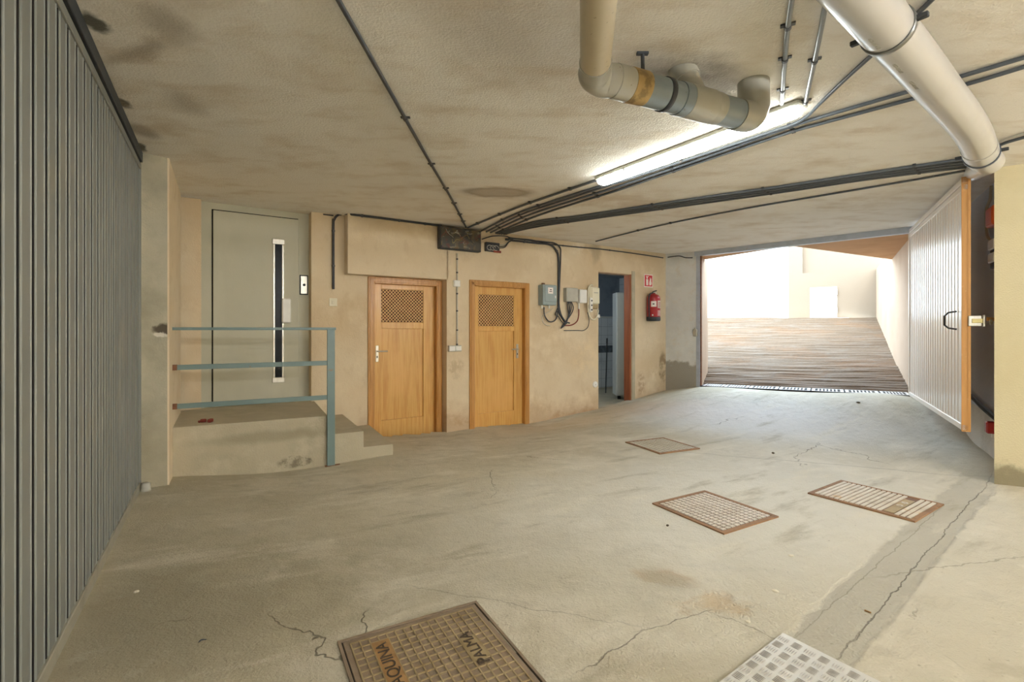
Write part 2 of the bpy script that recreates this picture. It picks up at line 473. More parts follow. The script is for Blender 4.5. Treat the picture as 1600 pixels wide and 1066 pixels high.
m_wood = material('varnished_oak', '#daac60', .42, layers=[(26, 4, .40, .66, '#c98f42', .7, (1, 1, .06)), (90, 3, .45, .7, '#b87a30', .4, (1, 1, .03)), (1.3, 3, .45, .7, '#e3b068', .6, None)],
    bump=[(80, 3, .0006, (1, 1, .04))], coat=.25)
m_wood_dark = material('darker_oak_trim', '#c99552', .42, layers=[(26, 4, .40, .66, '#ae7632', .7, (1, 1, .06)), (90, 3, .45, .7, '#976224', .4, (1, 1, .03))], bump=[(80, 3, .0006, (1, 1, .04))], coat=.25)
m_lattice = material('pale_lattice_wood', '#e6bd80', .5, layers=[(20, 3, .4, .66, '#d3a25c', .6, None)])
m_lattice_back = material('maroon_backing', '#4a2218', .8, layers=[(6, 3, .45, .65, '#7a2c1e', .6, None)])  # dark red-brown backing behind the door lattice
m_redwood = material('reddish_jamb_wood', '#a8623c', .6, layers=[(20, 4, .4, .66, '#8a4a2a', .7, (1, 1, .08))])
m_alu = material('brushed_aluminium', '#c9c5b8', .35, .9, layers=[(40, 3, .4, .7, '#b5b0a3', .5, (1, 1, .1))])
m_cream_plastic = material('cream_plastic', '#e6dfc6', .45, layers=[(5, 3, .5, .7, '#d9d0b2', .4, None)])
m_white_plastic = material('white_plastic', '#ebe9e2', .4, layers=[(5, 3, .5, .7, '#dedbd1', .4, None)])
m_grey_plastic = material('grey_plastic', '#b9b7ab', .5, layers=[(5, 3, .5, .7, '#a9a699', .4, None)])
m_bluegrey = material('blue_grey_enclosure', '#9aa7a6', .45, layers=[(6, 3, .5, .7, '#8b9897', .4, None)])
m_black = material('black_plastic_conduit', '#34363a', .42, layers=[(8, 3, .5, .7, '#4a4a4c', .5, None)])
m_conduit_grey = material('slate_conduit', '#565c63', .4, layers=[(8, 3, .5, .7, '#666b70', .5, None)])
m_steel_conduit = material('grey_steel_conduit', '#8d8f8d', .3, .7, layers=[(10, 3, .5, .7, '#797a77', .5, None)])
m_clip = material('conduit_clip_plastic', '#4a4b4c', .5, layers=[(12, 2, .5, .7, '#77726a', .5, None)])
m_glass_dark = material('dark_lift_glass', '#15181a', .3, spec=.15, layers=[(20, 3, .5, .7, '#22262a', .5, None)])
m_dark = material('dark_recess', '#1d1b18', .9, layers=[(5, 2, .5, .7, '#2b2722', .5, None)])
m_rail = material('teal_grey_rail_paint', '#6f8482', .4, layers=[(6, 4, .55, .72, '#7f9391', .5, None), (18, 4, .66, .74, '#8a6248', .7, None)], bump=[(40, 2, .0005, None)])
m_rust = material('rusty_steel', '#7d5338', .8, layers=[(20, 4, .45, .65, '#5b3a26', .7, None)])
m_steel_beam = material('blue_grey_steel', '#b9bfc8', .45, .1, layers=[(6, 4, .45, .7, '#a3a9b2', .6, None), (14, 4, .62, .74, '#b39c86', .5, None)])
m_leaf_paint = material('sky_glare_gate_paint', '#ebdfd3', .28, .0, layers=[(2.5, 4, .45, .7, '#e0d0c0', .5, (1, 1, .3)), (12, 5, .62, .75, '#b99e84', .5, (1, 1, .2))], coat=.4)  # tan paint made paler, imitating the glare of the sky on this face
m_leaf_edge = material('ochre_gate_edge_paint', '#c08c4c', .5, layers=[(6, 4, .45, .7, '#ad7838', .6, (1, 1, .2)), (20, 4, .6, .74, '#d9b184', .5, None)])
m_pvc = material('pale_grey_pvc', '#b8b5af', .28, layers=[(3, 4, .45, .7, '#aeaaa2', .5, None)], coat=.3)
m_pvc_old = material('yellowed_pvc', '#bcb096', .35, layers=[(4, 4, .45, .7, '#a8997d', .6, None), (45, 4, .64, .72, '#75654a', .6, None)], coat=.2)
m_pvc_grey = material('blue_grey_pvc', '#818d93', .38, layers=[(4, 4, .45, .7, '#747f85', .6, None), (30, 4, .64, .74, '#6a5d50', .6, None)], coat=.2)
m_pvc_cream = material('cream_grey_pvc_coupling', '#a5a398', .38, layers=[(5, 4, .45, .7, '#9c9886', .6, None), (30, 4, .66, .74, '#6f6350', .6, None)], coat=.2)
m_ochre = material('ochre_glue_stained_pvc', '#a98d58', .5, layers=[(12, 5, .5, .66, '#6e5a34', .8, None)])
m_iron = material('rusty_cast_iron', '#8f7c66', .75, .1, layers=[(9, 4, .42, .68, '#7a6a57', .7, None), (24, 4, .5, .7, '#8a7256', .5, None)], bump=[(120, 3, .0015, None)])
m_iron_rib = material('worn_iron_rib', '#a8946f', .6, .2, layers=[(9, 4, .45, .68, '#8d774f', .7, None)])
m_iron_orange = material('orange_rust_plate', '#a58050', .75, .1, layers=[(14, 4, .45, .68, '#8f6a40', .7, None)], bump=[(120, 3, .001, None)])
m_iron_text = material('dark_iron_lettering', '#4a3b2b', .7, layers=[(20, 3, .45, .68, '#3a2e21', .6, None)])
m_cover_pale = material('pale_sheen_iron', '#d3c9ba', .6, layers=[(9, 4, .45, .68, '#bdae98', .7, None), (4, 4, .6, .72, '#c79a5c', .7, None)])  # pale colour imitates light reflecting off the raised iron
m_cover_gap = material('reddish_iron_gap', '#7d5f4d', .8, layers=[(9, 4, .45, .68, '#5f483b', .7, None)])
m_frame_iron = material('rust_cover_frame', '#94704f', .75, layers=[(9, 4, .45, .68, '#74543b', .7, None)])
m_tread = material('aluminium_tread_plate', '#dad6cd', .35, .3, layers=[(5, 4, .45, .68, '#c2bba9', .6, None)])
m_tread_bar = material('tread_plate_bar', '#b4aea6', .4, .2, layers=[(15, 3, .45, .68, '#97938c', .6, None)])
m_red = material('red_enamel', '#b5232a', .3, layers=[(5, 3, .45, .7, '#a01c22', .5, None)], coat=.5)
m_sign_red = material('sign_red', '#d6323a', .5, layers=[(5, 3, .5, .7, '#c92c34', .4, None)])
m_sign_white = material('sign_white', '#f6ece4', .5, layers=[(5, 3, .5, .7, '#efe2d8', .4, None)])
m_orange = material('orange_plastic', '#e0642a', .4, layers=[(5, 3, .5, .7, '#d05821', .4, None)])
m_charcoal = material('charcoal_rubber', '#33383d', .6, layers=[(10, 3, .5, .7, '#41464b', .4, None)])
m_silver_cable = material('pale_grey_cable', '#bdb8ab', .5, layers=[(10, 3, .5, .7, '#aaa596', .4, None)])
m_red_cable = material('red_brown_cable', '#8a3a28', .5, layers=[(10, 3, .5, .7, '#6f2c1e', .4, None)])
m_brass = material('dull_brass_lock', '#b9aa72', .4, .6, layers=[(15, 3, .5, .7, '#a3935a', .4, None)])
m_box_clear = material('smoky_box_lid', '#4e4a41', .25, layers=[(9, 4, .5, .62, '#7a6a4a', .7, (1, 1, .6)), (16, 4, .55, .66, '#6d3c34', .6, None), (20, 3, .6, .68, '#9a957f', .7, (.5, .5, 1)), (6, 3, .5, .65, '#34383c', .6, None)], coat=.6)
def tile_extra(m, col, h):
    p = m.node('ShaderNodeMapping', {'Vector': m.pos, 'Rotation': (0, 0, A33)}, vector_type='TEXTURE').outputs[0]
    x = m.node('ShaderNodeSeparateXYZ', {0: p}).outputs
    fx = m.math('ABSOLUTE', m.math('SUBTRACT', m.math('FRACT', m.math('DIVIDE', x[0], .2)), .5))
    fz = m.math('ABSOLUTE', m.math('SUBTRACT', m.math('FRACT', m.math('DIVIDE', x[2], .2)), .5))
    g = m.math('MAXIMUM', m.remap(fx, .475, .49), m.remap(fz, .475, .49))
    col = m.mix(m.math('MULTIPLY', g, .6), col, rgb('#7e858a'))
    return col, h
m_tile = material('white_wall_tile', '#e4e9ec', .25, layers=[(3, 3, .5, .7, '#aeb4b8', .4, None)], extra=tile_extra)
m_tile_border = material('grey_patterned_tile_border', '#585f66', .3, layers=[(12, 3, .5, .6, '#7c838a', .7, None)])
m_store_wall = material('slate_store_wall', '#8b96a2', .9, layers=[(2, 3, .5, .7, '#5f6872', .5, None)])
m_locker = material('pale_grey_locker_paint', '#d2d4cf', .4, layers=[(2, 3, .5, .7, '#c5c7c1', .4, None)])
def ramp_extra(m, col, h):
    st = m.noise(6.0, 5, .65, (.35, 1, 1), off=2)
    return m.mix(m.math('MULTIPLY', m.remap(st, .52, .72), .5), col, rgb('#75695a')), h
m_ramp = material('ribbed_ramp_concrete', '#69543d', .85, layers=[
    (1.0, 4, .45, .66, '#745639', .7, None), (1.7, 5, .5, .7, '#705f4d', .7, None), (16, 5, .5, .7, '#5a4836', .5, None)], bump=[(60, 4, .006, None), (14, 4, .01, None)], extra=ramp_extra)
m_brick = material('red_brick_chip', '#7a3528', .9, layers=[(30, 3, .5, .7, '#5c261c', .5, None)])
m_pebble = material('dark_pebble', '#5b5142', .9, layers=[(60, 3, .5, .7, '#7d715d', .5, None)])
m_pebble_pale = material('pale_plaster_crumb', '#ddd5c0', .9, layers=[(60, 3, .5, .7, '#c9bfa8', .5, None)])
m_drain = material('worn_pale_drain_grate', '#cfc9c2', .5, .2, layers=[(9, 4, .45, .7, '#b9ada0', .6, None)])
m_asphalt = material('pale_street_paving', '#cfc8bb', .9, layers=[(3, 4, .45, .7, '#bdb5a6', .5, None)])
m_tubelight = NT('lit_diffuser')
m_tubelight.b.inputs['Base Color'].default_value = (.9, .92, .9, 1)
m_tubelight.b.inputs['Emission Color'].default_value = (.95, 1.0, .97, 1)
m_tubelight.b.inputs['Emission Strength'].default_value = 15.0
m_tubelight = m_tubelight.mat
m_fill_glow = NT('fill_tube_glow')  # glow of the added fill tubes
m_fill_glow.b.inputs['Emission Color'].default_value = (.95, .98, 1.0, 1)
m_fill_glow.b.inputs['Emission Strength'].default_value = 95.0
m_fill_glow = m_fill_glow.mat

# ------------------------------------------------------------------ structure: walls, floor, ceiling
def holed_wall(name, fr, s0, s1, z0, z1, holes, mat, th=TH):
    mb = MB(fr.M)
    xs = sorted({s0, s1, *[h[0] for h in holes], *[h[1] for h in holes]})
    for a, b in zip(xs, xs[1:]):
        zs = [(z0, z1)]
        for h in holes:
            if h[0] <= a + 1e-6 and h[1] >= b - 1e-6:
                nz = []
                for q0, q1 in zs:
                    if h[2] > q0: nz.append((q0, min(h[2], q1)))
                    if h[3] < q1: nz.append((max(h[3], q0), q1))
                zs = nz
        for q0, q1 in zs:
            if q1 - q0 > 1e-4: mb.box(a, b, 0, th, q0, q1)
    return struct(mb.build(name, mat))

D1 = dict(fr=L_, a=574.5, b=690, top=L_.z(574, 432), bot=L_.z(600, 685))
D2 = dict(fr=W, a=733, b=826.5, top=W.z(733, 437), bot=W.z(736, 671))
def hole_of(d, m=.03):
    return (d['fr'].s(d['a']) + m, d['fr'].s(d['b']) - m, d['bot'] - .3, d['top'] - m)
DOORWAY = (W.s(935), W.s(987), -.4, 2.325)
sEDGE = W.s(698)
holed_wall('wall_back', W, sEDGE, W.s(1041), -.4, CEIL, [hole_of(D2), DOORWAY], m_wall)
struct(MB(W.M).box(W.s(543.5), sEDGE + .02, 0, TH - .002, W.z(620, 432), CEIL).build('wall_upper', m_wall))
holed_wall('wall_recessed', L_, L_.s(486.5), L_.s(705), -.4, CEIL, [hole_of(D1)], m_wall)
struct(MB(L_.M).box(L_.s(690.5), L_.s(697), -.10, .002, -.4, W.z(620, 432) + .05).build('trim_1', m_white_out))
struct(MB(E_.M).box(E_.s(262), E_.s(520), 0, .2, -.4, CEIL).build('wall_lift', m_sage))
struct(MB(E_.M).box(E_.s(200), E_.s(560), .2, .4, -.4, CEIL).build('wall_lift_leak_block', m_store_wall))  # unseen block added behind the lift wall to stop light leaking in
struct(MB().prism([Vector((-3.56, 5.12)), Vector((-3.95, 4.95)), Vector((-4.6, 4.6)), Vector((-4.9, 5.2)), Vector((-3.95, 5.6))], -.4, CEIL).build('wall_alcove_leak_block', m_store_wall))  # unseen side block added against light leaking in at the alcove
BS = Fr(0, CW + .09 + TH * kW, 1, .65)
struct(MB(BS.M).box(BS.s(262), BS.s(314.5), 0, .12, -.4, CEIL).build('wall_alcove', m_wall))
pill = [atz(222.5, 240, CEIL).xy.lerp(Vector((-2.985, 3.86)), 1), Vector((-2.865, 3.99)), Vector((-3.50, 5.05)), Vector((-3.9, 4.9)), Vector((-3.55, 4.4))]
struct(MB().prism(pill, -.4, CEIL).build('wall_pier', m_concrete_wall))
pf0, pf1 = pill[1], pill[2]
pfn = Vector(((pf1 - pf0).y, -(pf1 - pf0).x)).normalized()
struct(MB().prism([pf0, pf0 + pfn * .012, pf1 + pfn * .012, pf1], -.4, CEIL).build('wall_pier_face', m_wall_plain))
q0, q1 = G.M @ Vector((.25, .13, 0)), G.M @ Vector((-11.5, .13, 0))
nrm = Vector((-.854, -.52))
struct(MB().prism([q0.xy, q1.xy, q1.xy + nrm * .2, q0.xy + nrm * .2], -.4, CEIL).build('wall_gate_side', m_dark))  # wall coloured near black to paint the dark gaps round the gate
NEAR = G.M @ Vector((-11.4, .12, 0))
# far right and near walls of the garage behind the viewer
PE = PIL.M @ Vector((2.6, 0, 0))
struct(MB().prism([NEAR.xy, Vector((9.2, -5.6)), Vector((9.2, -5.8)), NEAR.xy + Vector((0, -.2))], -.4, CEIL).build('wall_near', m_wall))
struct(MB().prism([Vector((9.2, -5.8)), Vector((9.4, -5.8)), Vector((9.4, 2.6)), Vector((9.2, 2.6))], -.4, CEIL).build('wall_far_side', m_wall))
struct(MB().prism([PE.xy, Vector((9.4, 2.54)), Vector((9.4, 2.8)), PE.xy + Vector((.1, .3))], -.4, CEIL).build('wall_return', m_wall))
struct(MB().prism([Vector((4.25, 4.23)), PE.xy, PE.xy + Vector((.13, .2)), Vector((4.60, 4.52))], -.4, CEIL).build('wall_pillar', m_pillar))
struct(MB(RW.M).box(.42, (RWB - RWA).length, 0, .15, -.4, CEIL).build('wall_beside_leaf', m_dark_wall))
struct(MB().prism([HINGE + Vector((.05, .0)), HINGE + Vector((.24, -.02)), HINGE + Vector((.26, .12)), HINGE + Vector((.08, .12))], -.4, CEIL).build('wall_jamb', m_wall))  # jamb and wall cut short; unseen slot added to let sky light in
# cement pier between the back wall and the driveway opening
pc = CORNER; pd = POSTL + Vector((-.045, .02))
struct(MB().prism([pc + Vector((-.05, .03)), pd, POSTL + Vector((.02, .14)), pc + Vector((.05, .35))], -.4, CEIL).build('wall_cement_pier', m_concrete_pier))
# ceiling, and an unseen parapet added for shade, kept low for sky light
ceil_poly = [(-6, -7), (10, -7), (10, 2.22), (.22, 12.04), (-6, 12.04)]
struct(MB().prism(ceil_poly, CEIL, CEIL + .3).build('ceiling', m_ceiling))
struct(MB().prism(ceil_poly, CEIL + .3, CEIL + .8).build('wall_added_parapet', m_cream_out))
struct(MB().prism(ceil_poly, -.7, -.36).build('ground_leak_slab', m_landing))  # unseen slab added to keep sky light from coming up under the walls
# floor
outline = [NEAR.xy, Vector((9.3, -5.7)), Vector((9.3, 2.6)), PE.xy, Vector((4.25, 4.23)), Vector((4.58, 4.5)), Vector((6.1, 6.75)), HINGE, POSTL, CORNER, W.w(486, 514).xy, L_.w(486, 514).xy, E_.w(262, 514).xy, Vector((-3.5, 5.05)), Vector((-3.05, 3.9)), (G.M @ Vector((0, .1, 0))).xy]
def inside(x, y):
    c = False
    for i in range(len(outline)):
        a, b = outline[i], outline[i - 1]
        if (a.y > y) != (b.y > y) and x < (b.x - a.x) * (y - a.y) / (b.y - a.y) + a.x:
            c = not c
    return c
st = .11
nx, ny = 130, 150
grid, fv, ff = {}, [], []
ins = [[inside(-4.2 + i * st, -6 + j * st) for j in range(ny + 1)] for i in range(nx + 1)]
def gv(i, j):
    if (i, j) not in grid:
        x, y = -4.2 + i * st, -6 + j * st
        grid[i, j] = len(fv)
        fv.append((x, y, floor_z(x, y)))
    return grid[i, j]
for i in range(nx):
    for j in range(ny):
        if ins[i][j] or ins[i + 1][j] or ins[i][j + 1] or ins[i + 1][j + 1]:
            ff.append((gv(i, j), gv(i + 1, j), gv(i + 1, j + 1), gv(i, j + 1)))
mb = MB(); mb.add(fv, ff, True)
struct(mb.build('floor', m_floor))

# ------------------------------------------------------------------ ribbed sliding gate
gate = thing('garage_gate', 'tall grey-green ribbed metal gate along the whole side of the garage', 'gate', G.M @ Matrix.Translation((-2.5, 0, .06)))
mb = MB(G.M)
per = .147
s = -8.0
shade_strip = MB(G.M)
zb, zt = .115, 2.64
while s < -.02:
    pr = [(s + .004, .012), (s + .004, .002), (s + .008, 0), (s + .018, 0), (s + .021, -.004), (s + .025, 0), (s + .112, 0), (s + .115, -.004), (s + .119, 0), (s + .123, .002), (s + .123, .012)]
    n = len(pr)
    mb.add([(a, b, zb) for a, b in pr] + [(a, b, zt) for a, b in pr], [(i, i + 1, n + i + 1, n + i) for i in range(n - 1)])
    shade_strip.box(s - .001, s + .0045, -.001, .016, zb, zt)
    s += per
mb.build('ribbed_panel', m_gate, gate)
shade_strip.build('groove_shade', m_dark, gate)  # dark strips that paint the shade on the groove edges
MB(G.M).box(-8.05, .03, -.012, .062, .055, .12, .004).build('bottom_rail', m_gate_rail, gate)
MB(G.M).box(-8.05, .03, -.012, .062, 2.63, 2.675, .004).build('top_rail', m_gate, gate)
MB(G.M).box(-.012, .03, -.012, .062, .10, 2.66, .004).build('end_stile', m_gate, gate)
MB(G.M).box(-8.05, .03, .05, .062, .06, 2.66).build('backing_sheet', m_dark, gate)  # near-black sheet that paints the shade in the panel gaps
MB(G.M).box(-8.05, .05, -.022, .05, 2.69, CEIL, .003).build('top_track', m_charcoal, gate)
q = floor_pt(228, 767)
tag(MB().lathe([(0, .065), (.024, .065), (.03, .058), (.033, .02), (.036, 0), (0, 0)], 16, Matrix.Translation(q)).build('gate_stop', m_grey_plastic), 'small round grey stop on the floor where gate meets cement pier', 'door stop')

# ------------------------------------------------------------------ lift door and its fittings
lift = thing('door_1', 'sage grey lift door with a narrow dark glass strip', 'door', base_of(E_, E_.s(400), .47), kind='structure')
s0, s1 = E_.s(333), E_.s(466)
zl0, zl1 = .475, E_.z(333, 329)
MB(E_.M).box(s0 - .014, s1, -.004, .002, zl0, zl1 + .014).build('shadow_gap', m_dark, lift)
MB(E_.M).box(s0, s1, -.03, -.002, zl0 + .01, zl1, .003).build('leaf', m_sage, lift)
gs0, gs1 = E_.s(426.5), E_.s(442.5)
zg1, zg0 = E_.z(434, 375), E_.z(434, 597)
mb = MB(E_.M).box(gs0, gs0 + .014, -.045, -.028, zg0, zg1).box(gs1 - .014, gs1, -.045, -.028, zg0, zg1)
mb.build('window_frame', m_alu, lift)
MB(E_.M).box(gs0 + .02, gs1 - .02, -.036, -.028, zg0, zg1).build('glass', m_glass_dark, lift)
MB(E_.M).box(gs0 - .012, gs1 + .012, -.05, -.028, zg1 - .06, zg1 + .005, .004).build('top_cap', m_alu, lift)
MB(E_.M).box(gs0 - .012, gs1 + .012, -.05, -.028, zg0 - .005, zg0 + .06, .004).build('bottom_cap', m_alu, lift)
MB(E_.M).box(E_.s(439), E_.s(453), -.095, -.04, E_.z(446, 505), E_.z(446, 467), .012).build('handle', m_white_plastic, lift)
sj = E_.s(485)
cp_ = thing('lift_call_plate', 'silver lift call plate with a round button beside the lift door', 'call button', base_of(E_, E_.s(475), E_.z(475, 446)))
MB(E_.M).box(E_.s(468), E_.s(481), -.006, .001, E_.z(475, 461), E_.z(475, 430), .002).build('black_backplate', m_charcoal, cp_)
MB(E_.M).box(E_.s(469.5), E_.s(479.8), -.014, -.005, E_.z(475, 459.5), E_.z(475, 431.5), .004).build('steel_plate', m_alu, cp_)
mm = E_.M @ Matrix.Translation((E_.s(475), -.013, E_.z(475, 445.5))) @ Matrix.Rotation(PI / 2, 4, 'X')
MB(mm).lathe([(.016, 0), (.016, .006), (.012, .009), (0, .009)], 16).build('button', m_charcoal, cp_)

# ------------------------------------------------------------------ landing, steps and railing
def isect(a, b, c, d):
    r, q = b - a, d - c
    t = (c - a).cross(q) / r.cross(q)
    return a + r * t
land = thing('concrete_landing', 'low cement landing with two steps in front of the lift door', 'landing', Vector((-2.4, 4.9, 0)))
eL = E_.M @ Vector((E_.s(278), .05, 0)); eR = E_.M @ Vector((E_.s(486), .05, 0))
wR = L_.w(491, 633)
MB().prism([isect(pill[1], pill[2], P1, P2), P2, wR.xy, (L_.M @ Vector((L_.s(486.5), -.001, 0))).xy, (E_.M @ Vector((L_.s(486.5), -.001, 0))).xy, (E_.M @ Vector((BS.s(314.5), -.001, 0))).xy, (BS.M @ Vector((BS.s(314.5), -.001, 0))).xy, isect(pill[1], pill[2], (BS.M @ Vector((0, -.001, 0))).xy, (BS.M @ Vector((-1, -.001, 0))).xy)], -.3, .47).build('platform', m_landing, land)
s3, w3 = Vector((-1.55, 5.012)), L_.w(535, 651).xy
s4, w4 = Vector((-1.278, 5.151)), L_.w(576, 673).xy
ext = Vector((-.05, .09))
MB().prism([P2 + Vector((-.01, 0)), s3, w3, wR.xy], -.3, .28).build('step', m_landing, land)
MB().prism([s3 + Vector((-.01, 0)), s4, w4, w3], -.3, .113).build('step', m_landing, land)

rail = thing('stair_railing', 'teal-grey steel railing with three bars in front of the lift landing', 'railing', Vector((P2.x, P2.y - .03, -.03)))
so = RL.s
sl0, sl1 = RL.s(263, -.03), RL.s(511, -.03)
for nm, za, zb_, s_l, s_r in (('top_bar', 1.338, 1.364, RL.s(258, -.03), RL.s(525, -.03)), ('middle_bar', .985, 1.03, RL.s(270.5, -.03), sl1 + .02), ('lower_bar', .64, .685, RL.s(270.5, -.03), sl1 + .02)):
    o_ = MB(RL.M).box(s_l, s_r, -.036, -.022, za, zb_, .002).build(nm, m_rail, rail)
    MB(RL.M).box(s_l - .004, s_l + .03, -.038, -.020, za - .002, zb_ + .002).build('rusty_end', m_rust, o_)
MB(RL.M).box(sl1, RL.s(523, -.03), -.05, -.018, -.06, 1.345, .003).build('post', m_rail, rail)
MB(RL.M).box(sl1 - .02, RL.s(523, -.03) + .05, -.055, -.012, -.05, -.022, .002).build('foot_plate', m_rust, rail)
for i, (px, py, sc) in enumerate(((318, 657.5, .020), (329, 657.5, .022))):
    c = atz(px, py, .485)
    mb = MB(Matrix.Translation(c) @ Matrix.Rotation(.6 + i, 4, 'Z'))
    mb.box(-sc * 1.3, sc * 1.2, -sc * .7, sc * .8, -.014, sc * .8, .006)
    if i == 0: mb.box(-sc * 2.2, -sc * 1.1, -.01, .012, -.014, .004, .004)
    tag(mb.build('brick_chip', m_brick), ['dark red brick crumb with flat tail lying on the landing', 'smaller squarish dark red brick crumb on the landing'][i], 'brick chip')

# ------------------------------------------------------------------ wooden doors
def wooden_door(name, d, label, leaf_px, lat, panel, handle_px, handle_dir, hy):
    fr = d['fr']
    M_ = base_of(fr, (fr.s(d['a']) + fr.s(d['b'])) / 2, d['bot'])
    t = thing(name, label, 'door', M_, kind='structure')
    a, b, top, bot = fr.s(d['a']), fr.s(d['b']), d['top'], d['bot'] - .04
    cw = .085
    fm = fr.M
    f_ = MB(fm).box(a, a + cw, -.022, .01, bot, top, .006).box(b - cw, b, -.022, .01, bot, top, .006).box(a + cw, b - cw, -.022, .01, top - cw, top, .006)
    f_.box(a + .02, a + cw - .015, -.03, -.02, bot, top - .03, .004).box(b - cw + .015, b - .02, -.03, -.02, bot, top - .03, .004).box(a + .03, b - .03, -.03, -.02, top - cw + .02, top - .025, .004)
    f_.build('casing', m_wood_dark, t)
    j = MB(fm).box(a + .032, a + cw - .005, .0, TH - .005, bot, top - .035).box(b - cw + .005, b - .032, 0, TH - .005, bot, top - .035).box(a + .04, b - .04, 0, TH - .005, top - cw + .005, top - .035)
    j.build('jamb_lining', m_wood_dark, t)
    la, lb = a + cw - .004, b - cw + .004
    lt, lb_ = top - cw + .006, d['bot'] - .045
    yf, yb = .062, .10
    pa, pb = [fr.s(q, yf) for q in panel[:2]]
    pm = (panel[0] + panel[1]) / 2
    z_lt, z_lb = fr.z((lat[0] + lat[1]) / 2, lat[2], yf), fr.z((lat[0] + lat[1]) / 2, lat[3], yf)
    z_pt, z_pb = fr.z(pm, panel[2], yf), fr.z(pm, panel[3], yf)
    lsa, lsb = fr.s(lat[0], yf), fr.s(lat[1], yf)
    mb = MB(fm)
    mb.box(la, pa, yf, yb, lb_, lt, .003).box(pb, lb, yf, yb, lb_, lt, .003)
    mb.box(pa, pb, yf, yb, lb_, z_pb, .003).box(pa, pb, yf, yb, z_pt, z_lb, .003).box(pa, pb, yf, yb, z_lt, lt, .003)
    leaf = mb.build('leaf', m_wood, t)
    MB(fm).box(pa - .004, pb + .004, yf + .022, yb - .004, z_pb - .004, z_pt + .004).build('lower_panel', m_wood, t)
    MB(fm).box(pa - .004, pb + .004, yb - .010, yb - .002, z_lb - .004, z_lt + .004).build('vent_backing', m_lattice_back, t)
    lt_ = MB(fm)
    w_, h_ = pb - pa, z_lt - z_lb
    N = 13
    stp = w_ / N * 1.0
    hw = .0047
    for sgn, y0 in ((1, yf + .006), (-1, yf + .012)):
        k = -h_
        while k < w_:
            x0, x1 = max(0, k), min(w_, k + h_)
            if x1 - x0 > .004:
                za, zb2 = x0 - k, x1 - k
                if sgn < 0: za, zb2 = h_ - za, h_ - zb2
                A_, B_ = Vector((pa + x0, 0, z_lb + za)), Vector((pa + x1, 0, z_lb + zb2))
                n_ = Vector((-(B_.z - A_.z), 0, B_.x - A_.x)).normalized() * hw
                q = [A_ - n_, B_ - n_, B_ + n_, A_ + n_]
                lt_.add([(p.x, y0, p.z) for p in q] + [(p.x, y0 + .006, p.z) for p in q], [(0, 1, 2, 3), (7, 6, 5, 4), (0, 4, 5, 1), (1, 5, 6, 2), (2, 6, 7, 3), (3, 7, 4, 0)])
            k += stp
    lt_.build('vent_lattice', m_lattice, t)
    hs, hz = fr.s(handle_px, yf), fr.z(handle_px, hy, yf)
    h = MB(fm).box(hs - .02, hs + .02, yf - .008, yf, hz - .14, hz + .075, .004).build('handle_plate', m_alu, t)
    e = handle_dir
    MB(fm).tube(smooth_path([(hs, yf - .005, hz), (hs, yf - .045, hz), (hs + e * .025, yf - .055, hz), (hs + e * .125, yf - .05, hz - .002)], 5), .009, 10).build('lever', m_alu, h)
    MB(fm).box(hs - .006, hs + .006, yf - .011, yf - .007, hz - .09, hz - .06, .002).build('keyhole', m_dark, h)
    return t
wooden_door('door_2', D1, 'oak door with lattice vent next to the steps', None, (596, 661, 453, 504), (596, 661.5, 514, 654), 589, 1, 549)
wooden_door('door_3', D2, 'oak door with lattice vent beside the meter boxes', None, (747.5, 803, 461, 510), (747.5, 803, 517.5, 644), 808, -1, 545.5)

struct(MB(L_.M).box(L_.s(560), W.s(850), .34, .42, -.4, CEIL).build('wall_door_leak_block', m_store_wall))  # unseen backing, wall and floor, added to stop light leaking round the doors
struct(MB(L_.M).box(L_.s(560), W.s(850), .14, .42, -.5, -.2).build('floor_door_leak_block', m_landing))
# ------------------------------------------------------------------ open doorway and the store room behind
dz1 = DOORWAY[3]
tr = thing('trim_2', 'worn reddish wooden jamb of the open doorway', 'door frame', base_of(W, DOORWAY[1], .0), kind='structure')
MB(W.M).box(DOORWAY[1] - .028, DOORWAY[1] + .001, .015, TH + .002, -.1, dz1, .003).build('jamb', m_redwood, tr)
MB(W.M).box(DOORWAY[0], DOORWAY[1], .02, TH + .002, dz1 - .012, dz1 + .002).build('lintel_lining', m_wall_pink, tr)
MB(W.M).box(DOORWAY[1] + .0, DOORWAY[1] + .075, -.012, .002, -.1, dz1 + .06, .003).build('grey_casing', m_landing, tr)
ST = Fr(0, CW + TH * kW + .004, 1, .65)
a, b = W.s(935) - .9, W.s(987) + 1.9
bd = 2.0
mbs = MB(W.M)
z_s = CAMZ - 93 / F * 11.0
struct(MB(W.M).box(a, b, TH + bd, TH + bd + .08, -.4, 1.62).build('wall_store_tiled', m_tile))
struct(MB(W.M).box(a, b, TH + bd, TH + bd + .08, 1.62, 2.55).build('wall_store_upper', m_store_wall))
struct(MB(W.M).box(a, b, TH + bd - .012, TH + bd, .80, .96).build('trim_3', m_tile_border))
struct(MB(W.M).box(a, b, TH + bd - .010, TH + bd, 1.60, 1.64).build('trim_4', m_locker))
struct(MB(W.M).box(a - .08, a, TH, TH + bd + .08, -.4, 2.55).build('wall_store_side', m_tile))
struct(MB(W.M).box(b, b + .08, TH, TH + bd + .08, -.4, 2.55).build('wall_store_end', m_tile))
struct(MB(W.M).box(a - .08, b + .08, TH, TH + bd + .08, 2.55, 2.63).build('ceiling_store', m_store_wall))
struct(MB(W.M).box(a - .08, b + .08, .01, TH + bd + .08, -.4, z_s).build('floor_store', m_landing))
lk = thing('locker', 'pale grey tall locker standing inside the dark store room doorway', 'locker', Matrix.Translation((2.02, 9.3, z_s)))
ly = 9.28
lx0, lx1 = (963 - CX) / F * ly, (963 - CX) / F * ly + .42
